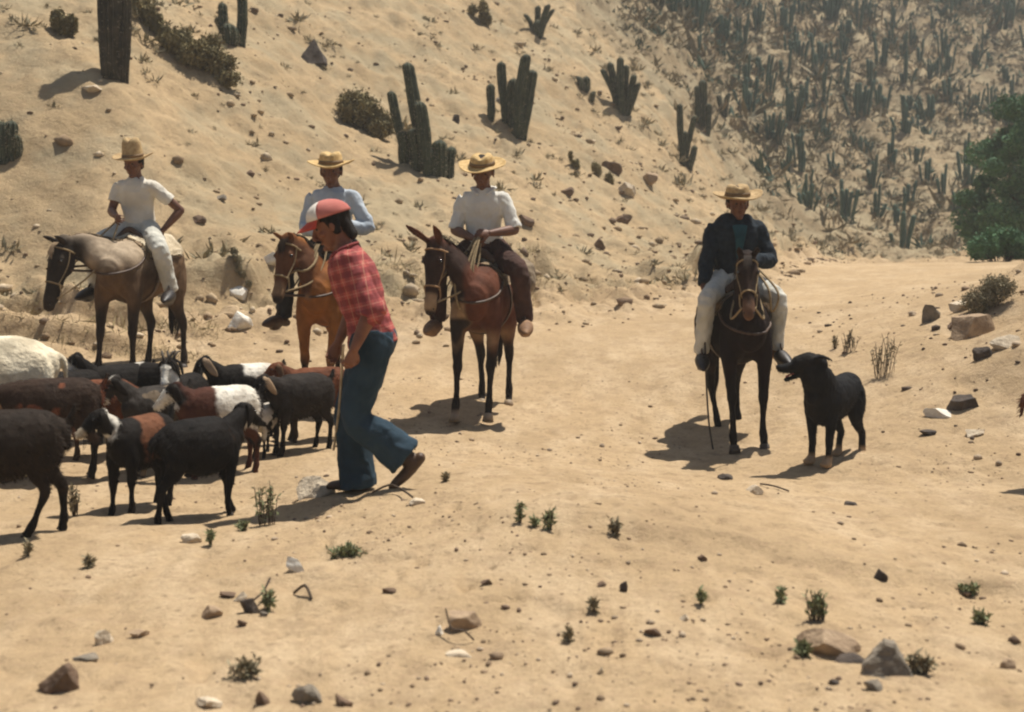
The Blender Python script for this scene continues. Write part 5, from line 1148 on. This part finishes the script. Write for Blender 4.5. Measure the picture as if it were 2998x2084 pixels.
ROCKS = [
 ('blocky dark brown rock in the lower left corner', 122, 1556, 92, 66, 'rock_brown'), ('pale round stone with dark underside in the left foreground', 230, 1446, 46, 38, 'rock_pale'),
 ('flat dark stone just above the blocky brown rock', 186, 1484, 58, 14, 'rock_grey'), ('low brown stone right of the pale round one', 306, 1432, 46, 20, 'rock_tan'),
 ('bright white angular stone in the centre-left foreground', 664, 1282, 42, 38, 'rock_white'), ('round dark stone beside a small weed in the left foreground', 557, 1374, 36, 38, 'rock_dark'),
 ('pale stone touching the round dark stone', 536, 1350, 32, 26, 'rock_pale'), ('flat dark brown stone left of the round dark stone', 508, 1342, 38, 14, 'rock_brown'),
 ('tan half-buried rock below the flat dark brown stone', 470, 1388, 52, 30, 'rock_tan'), ('small brown stone under the round dark stone', 543, 1405, 24, 16, 'rock_brown'),
 ('small greenish grey stone right of the round dark stone', 590, 1382, 22, 14, 'rock_grey'), ('tan boulder with twigs in front of it, in the centre foreground', 1042, 1416, 84, 44, 'rock_tan'),
 ('small white stone at the left of the tan centre boulder', 986, 1424, 22, 24, 'rock_white'), ('thin flat stone under the tan centre boulder', 1030, 1474, 62, 9, 'rock_pale'),
 ('dark brown stone at the bottom edge, left of centre', 585, 1580, 44, 36, 'rock_brown'), ('grey-brown split rock at the bottom edge', 688, 1578, 76, 46, 'rock_grey'),
 ('low dark crumbly rock right of the split rock at the bottom', 768, 1584, 44, 30, 'rock_brown'), ('pale slab at the bottom edge left of the dark brown stone', 462, 1590, 62, 20, 'rock_pale'),
 ('wide pale flat rock in the lower right, left of the grey slab', 1868, 1468, 150, 52, 'rock_tan'),
 ('dark stone standing in for the shaded hollow between the pale rock and the grey slab', 1915, 1490, 84, 24, 'rock_dark'), ('small dark stone below the pale flat rock', 1872, 1536, 26, 15, 'rock_dark'), ('grey stone below the grey slab', 1962, 1550, 44, 26, 'rock_grey'),  # first entry is a dark stone added in place of a hollow's shade
 ('dark lump on the right of the sandy track', 1976, 1302, 34, 24, 'rock_dark'), ('upright dark pebble in the centre foreground', 1398, 1328, 20, 28, 'rock_dark'),
 ('small flat brown stone left of the upright dark pebble', 1350, 1316, 24, 11, 'rock_brown'), ('flat dark stone below the horse\'s shadow', 1627, 1076, 38, 12, 'rock_dark'),
 ('whitish splinter of rock below the flat dark stone', 1690, 1106, 46, 15, 'rock_pale'), ('flat dark stone on the track below the dog', 1910, 1133, 30, 9, 'rock_dark'),
 ('large pale grey boulder left of the walking man\'s foot', 706, 1116, 92, 58, 'rock_pale'), ('pale stone beside the walking man\'s raised boot', 935, 1132, 38, 14, 'rock_pale'),
 ('dark triangular rock on the right bank', 2165, 918, 72, 32, 'rock_dark'), ('white flat stone left of the dark triangular rock', 2108, 938, 62, 20, 'rock_white'),
 ('pale flat stone below the dark triangular rock', 2190, 978, 58, 16, 'rock_pale'), ('small flat dark stone under the white flat stone', 2082, 978, 36, 12, 'rock_dark'),
 ('long pale stone under the dry shrub on the right bank', 2168, 694, 66, 20, 'rock_pale'), ('large tan boulder at the top of the right bank', 2190, 756, 100, 52, 'rock_tan'),
 ('pale slab at the right edge beside the large tan boulder', 2262, 778, 72, 24, 'rock_pale'), ('dark stone standing in for the shadow under the large tan boulder', 2214, 802, 46, 26, 'rock_dark'),  # last entry is a dark stone put where only the boulder's shadow lies
 ('dark grey jagged rock alone on the right bank', 2092, 720, 48, 42, 'rock_grey'), ('brown stone between the jagged rock and the tan boulder', 2146, 734, 40, 30, 'rock_brown'),
 ('reddish stone with a grey tail in the right foreground', 1465, 1428, 42, 18, 'rock_brown'), ('white-topped small stone at the lower centre', 1345, 1512, 22, 20, 'rock_pale'),
 ('brown flat pebble in the centre foreground', 1090, 1312, 28, 12, 'rock_brown'), ('brown flat pebble right of the white angular stone', 872, 1332, 32, 12, 'rock_brown'),
 ('pale stone left below the front goats', 425, 1218, 52, 22, 'rock_pale'), ('dark small stone near the ridge in the centre foreground', 1575, 1258, 24, 14, 'rock_brown'),
 ('pale pebble right of the upright dark pebble', 1536, 1392, 24, 16, 'rock_pale'), ('tan stone at the right edge bottom', 2260, 1500, 44, 24, 'rock_tan'),
 ('dark rock half way up the slope left of the leaning cactus', 690, 142, 80, 48, 'rock_dark'), ('white stone on the bank behind the chestnut horse', 606, 598, 38, 22, 'rock_white'),
 ('white stone at the foot of the slope between the tan and chestnut horses', 532, 670, 48, 22, 'rock_white'), ('white chalky rock low between the tan and chestnut horses', 534, 742, 66, 42, 'rock_white'),
 ('pale slab on the slope left of the tan horse rider', 200, 216, 46, 14, 'rock_pale'), ('brown rock in the rubble right of the mule rider', 1372, 388, 62, 34, 'rock_brown'),
 ('reddish boulder in the rubble above the road', 1455, 418, 60, 30, 'rock_tan'), ('dark hollow rock in the rubble right of the mule', 1395, 500, 52, 26, 'rock_brown'),
 ('dark stone low on the bank left of the navy-jacketed rider', 1340, 556, 46, 30, 'rock_brown'), ('brown stone half way down the rubble bank', 1272, 440, 40, 20, 'rock_brown'),
 ('pale boulder in the rubble above the road', 1405, 440, 54, 34, 'rock_pale'), ('dark stone on the slope right of the tallest cactus clump', 1022, 276, 22, 20, 'rock_dark'),
 ('small grey stone on the slope above the white-shirted riders', 1118, 232, 20, 14, 'rock_grey'), ('brown stone beside the rider\'s elbow on the bank', 1180, 508, 38, 22, 'rock_brown'),
 ('brown flat rock on the slope behind the white-shirted riders', 440, 500, 38, 13, 'rock_brown'), ('dark pebble on the slope between the first two hats', 560, 396, 20, 14, 'rock_brown'),
 ('low grey stone on the slope right of the tan horse\'s rump', 495, 450, 24, 12, 'rock_grey')]
for i, (lb, dx, dy, w, h, mt) in enumerate(ROCKS):
    if 370 < dy < 560 and dx > 1200: w, h = w * .8, h * .8
    rock(lb, dx, dy, w, h, mt, 131 + i * 3, tilt=(-34 if 'tilted' in lb else (i * 13) % 16 - 8), bury=.3, name='boulder' if 'boulder' in lb else 'rock')
# leaning slab, built as a thick wedge
g = GD(1990, 1508); s = SC(g[1]) / K; w_, h_ = 124 / s, 66 / s
out = [(-.50, -.15), (-.47, .28), (-.30, .62), (-.05, 1.0), (.12, .93), (.27, .60), (.42, .22), (.50, -.15)]
V = []; 
for lay, (yy, k) in enumerate(((-.16, .93), (-.10, 1.0), (.10, 1.0), (.17, .9))):
    for x, z in out: V.append((x * w_ * k, yy * w_ * 1.2 + z * h_ * .45, z * h_ * (k if z > 0 else 1)))
F = [tuple(range(8))[::-1], tuple(range(24, 32))] + [(a * 8 + i, a * 8 + (i + 1) % 8, a * 8 + 8 + (i + 1) % 8, a * 8 + 8 + i) for a in range(3) for i in range(8)]
me = mesh_from(V, F); bm = bmesh.new(); bm.from_mesh(me); bmesh.ops.recalc_face_normals(bm, faces=bm.faces); bmesh.ops.triangulate(bm, faces=bm.faces); bmesh.ops.subdivide_edges(bm, edges=bm.edges, cuts=5, use_grid_fill=True); bm.to_mesh(me); bm.free()
wrinkle(me, .010, 9, 2); wrinkle(me, .004, 40, 3); o = link('rock', me, M['rock_grey'], smooth=False); me.polygons.foreach_set('use_smooth', np.ones(len(me.polygons), dtype=bool)); me.set_sharp_from_angle(angle=R(30)); o.location = g; o.rotation_euler = (0, 0, R(-12)); tag(o, 'grey angular slab tilted up in the lower right', 'rock', RG)
# sticks
def stick(label, pts, r, mt='bark'):
    P3 = []; 
    for dx, dy, up in pts:
        g = GD(dx, dy); P3.append((g[0], g[1], g[2] + up))
    o0 = V3(*P3[0]); o = link('stick', Shape().tube([V3(*p) - o0 for p in P3], r, sub=3).mesh(), M[mt]); o.location = o0; tag(o, label, 'stick')
stick('thin dark stick on the track right of the whitish splinter of rock', [(1705, 1088, .01), (1735, 1096, .02), (1768, 1104, .01)], .006)
stick('broken root lying under the walking man\'s raised boot', [(835, 1112, .02), (872, 1106, .05), (900, 1112, .04), (925, 1122, .02)], .007)
stick('forked twigs leaning on the tan centre boulder', [(1000, 1420, .10), (1012, 1436, .05), (1040, 1442, .05), (1062, 1440, .01)], .004)
stick('short twig in the left foreground beside the round dark stone', [(562, 1366, .03), (590, 1352, .05), (606, 1336, .08)], .005)
stick('curved twig lying right of the flat dark brown stones', [(660, 1334, .01), (684, 1332, .04), (698, 1346, .01)], .007)

# gravel
base_i = getco(ico(1)); base_f = np.array([tuple(p.vertices) for p in ico(1).polygons])
def gravel(name, x, y, size, seed, label, cols):
    r_ = np.random.default_rng(seed); n_ = len(x); z = height(x, y); nv = len(base_i)
    sc_ = size[:, None] * np.stack([r_.uniform(.8, 1.4, n_), r_.uniform(.7, 1.2, n_), r_.uniform(.4, .85, n_)], 1); jit = 1 + r_.uniform(-.28, .28, (n_, nv, 1)); an = r_.uniform(0, 6.28, n_)
    v = base_i[None] * jit * sc_[:, None]; ca, sa = np.cos(an)[:, None], np.sin(an)[:, None]
    v = np.stack([v[..., 0] * ca - v[..., 1] * sa + x[:, None], v[..., 0] * sa + v[..., 1] * ca + y[:, None], v[..., 2] + (z + sc_[:, 2] * .25)[:, None]], 2)
    F = (base_f[None] + (np.arange(n_) * nv)[:, None, None]).reshape(-1, 3); me = fastmesh(v.reshape(-1, 3), F)
    cc = np.array(cols)[r_.integers(0, len(cols), n_)] * r_.uniform(.75, 1.2, (n_, 1)); setcoat(me, np.repeat(cc, nv, 0)); o = link(name, me, M['stone'], smooth=False); tag(o, label, 'stones', kind='stuff')
r_ = np.random.default_rng(3); n_ = 20000
y = 3.6 + 9.5 * r_.random(n_) ** 1.15; x = r_.uniform(-1, 1, n_) * (1.2 + y * .52); cl = vnoise(np.stack([x * 1.1, y * 1.1, x * 0], 1), 51); k = r_.random(n_) < np.clip(.30 + .7 * cl + .25 * (y < 6), .04, 1)
x, y = x[k], y[k]; gravel('gravel', x, y, np.clip(.0042 * r_.lognormal(0, .62, len(x)), .002, .032), 4, 'small stones strewn over the sandy ground', [(.24, .17, .12), (.38, .28, .18), (.32, .23, .15), (.52, .41, .29)])
n_ = 80000; x = r_.uniform(-24, 30, n_); y = 12.5 + 45 * r_.random(n_) ** 1.5; hl = hill_line(x); cl = vnoise(np.stack([x * .55, y * .55, x * 0], 1), 52)
k = (y > hl - 2.0) & (r_.random(n_) < np.clip(.10 + .45 * sst(0, .8, cl) + .55 * np.exp(-((y - hl - .4) / 1.2) ** 2) + .35 * sst(-4, 6, x) * (y < 34), 0, 1)); x, y = x[k], y[k]
gravel('slope_stones', x, y, np.clip(.017 * r_.lognormal(0, .75, len(x)), .006, .12), 6, 'loose stones and rubble on the slope', [(.27, .19, .125), (.40, .30, .185), (.46, .35, .22), (.36, .26, .16), (.56, .45, .31), (.20, .145, .10)])
n_ = 1500; x = r_.uniform(3.2, 8.5, n_); y = r_.uniform(8.6, 16, n_); k = r_.random(n_) < .45; x, y = x[k], y[k]
gravel('bank_stones', x, y, np.clip(.010 * r_.lognormal(0, .7, len(x)), .004, .06), 8, 'small stones on the right bank', [(.16, .11, .08), (.32, .23, .15), (.46, .36, .25), (.12, .09, .07)])
hz = bpy.data.meshes.new('haze'); bmh = bmesh.new(); bmesh.ops.create_cube(bmh, size=1); bmh.to_mesh(hz); bmh.free(); zt = float(ZZ.max()) + 6; zb = float(ZZ.min()) - 1.5
ho = bpy.data.objects.new('haze', hz); COL.objects.link(ho); ho.scale = (380, 220, zt - zb); ho.location = (0, 80, (zt + zb) / 2); tag(ho, kind='stuff')
hm_ = bpy.data.materials.new('haze'); hm_.use_nodes = True; hn_ = hm_.node_tree.nodes; hn_.remove(hn_['Principled BSDF']); pv = hn_.new('ShaderNodeVolumePrincipled'); pv.inputs['Density'].default_value = HAZE; pv.inputs['Color'].default_value = (.86, .90, .92, 1); pv.inputs['Anisotropy'].default_value = .2
hm_.node_tree.links.new(pv.outputs[0], hn_['Material Output'].inputs['Volume']); hz.materials.append(hm_)
print('tris', sum(sum(p.loop_total - 2 for p in m.polygons) if len(m.polygons) < 3000 else len(m.polygons) * (len(m.polygons[0].vertices) - 2) for m in {o.data for o in bpy.data.objects if o.type == 'MESH'}))
print('objects', len(bpy.data.objects))
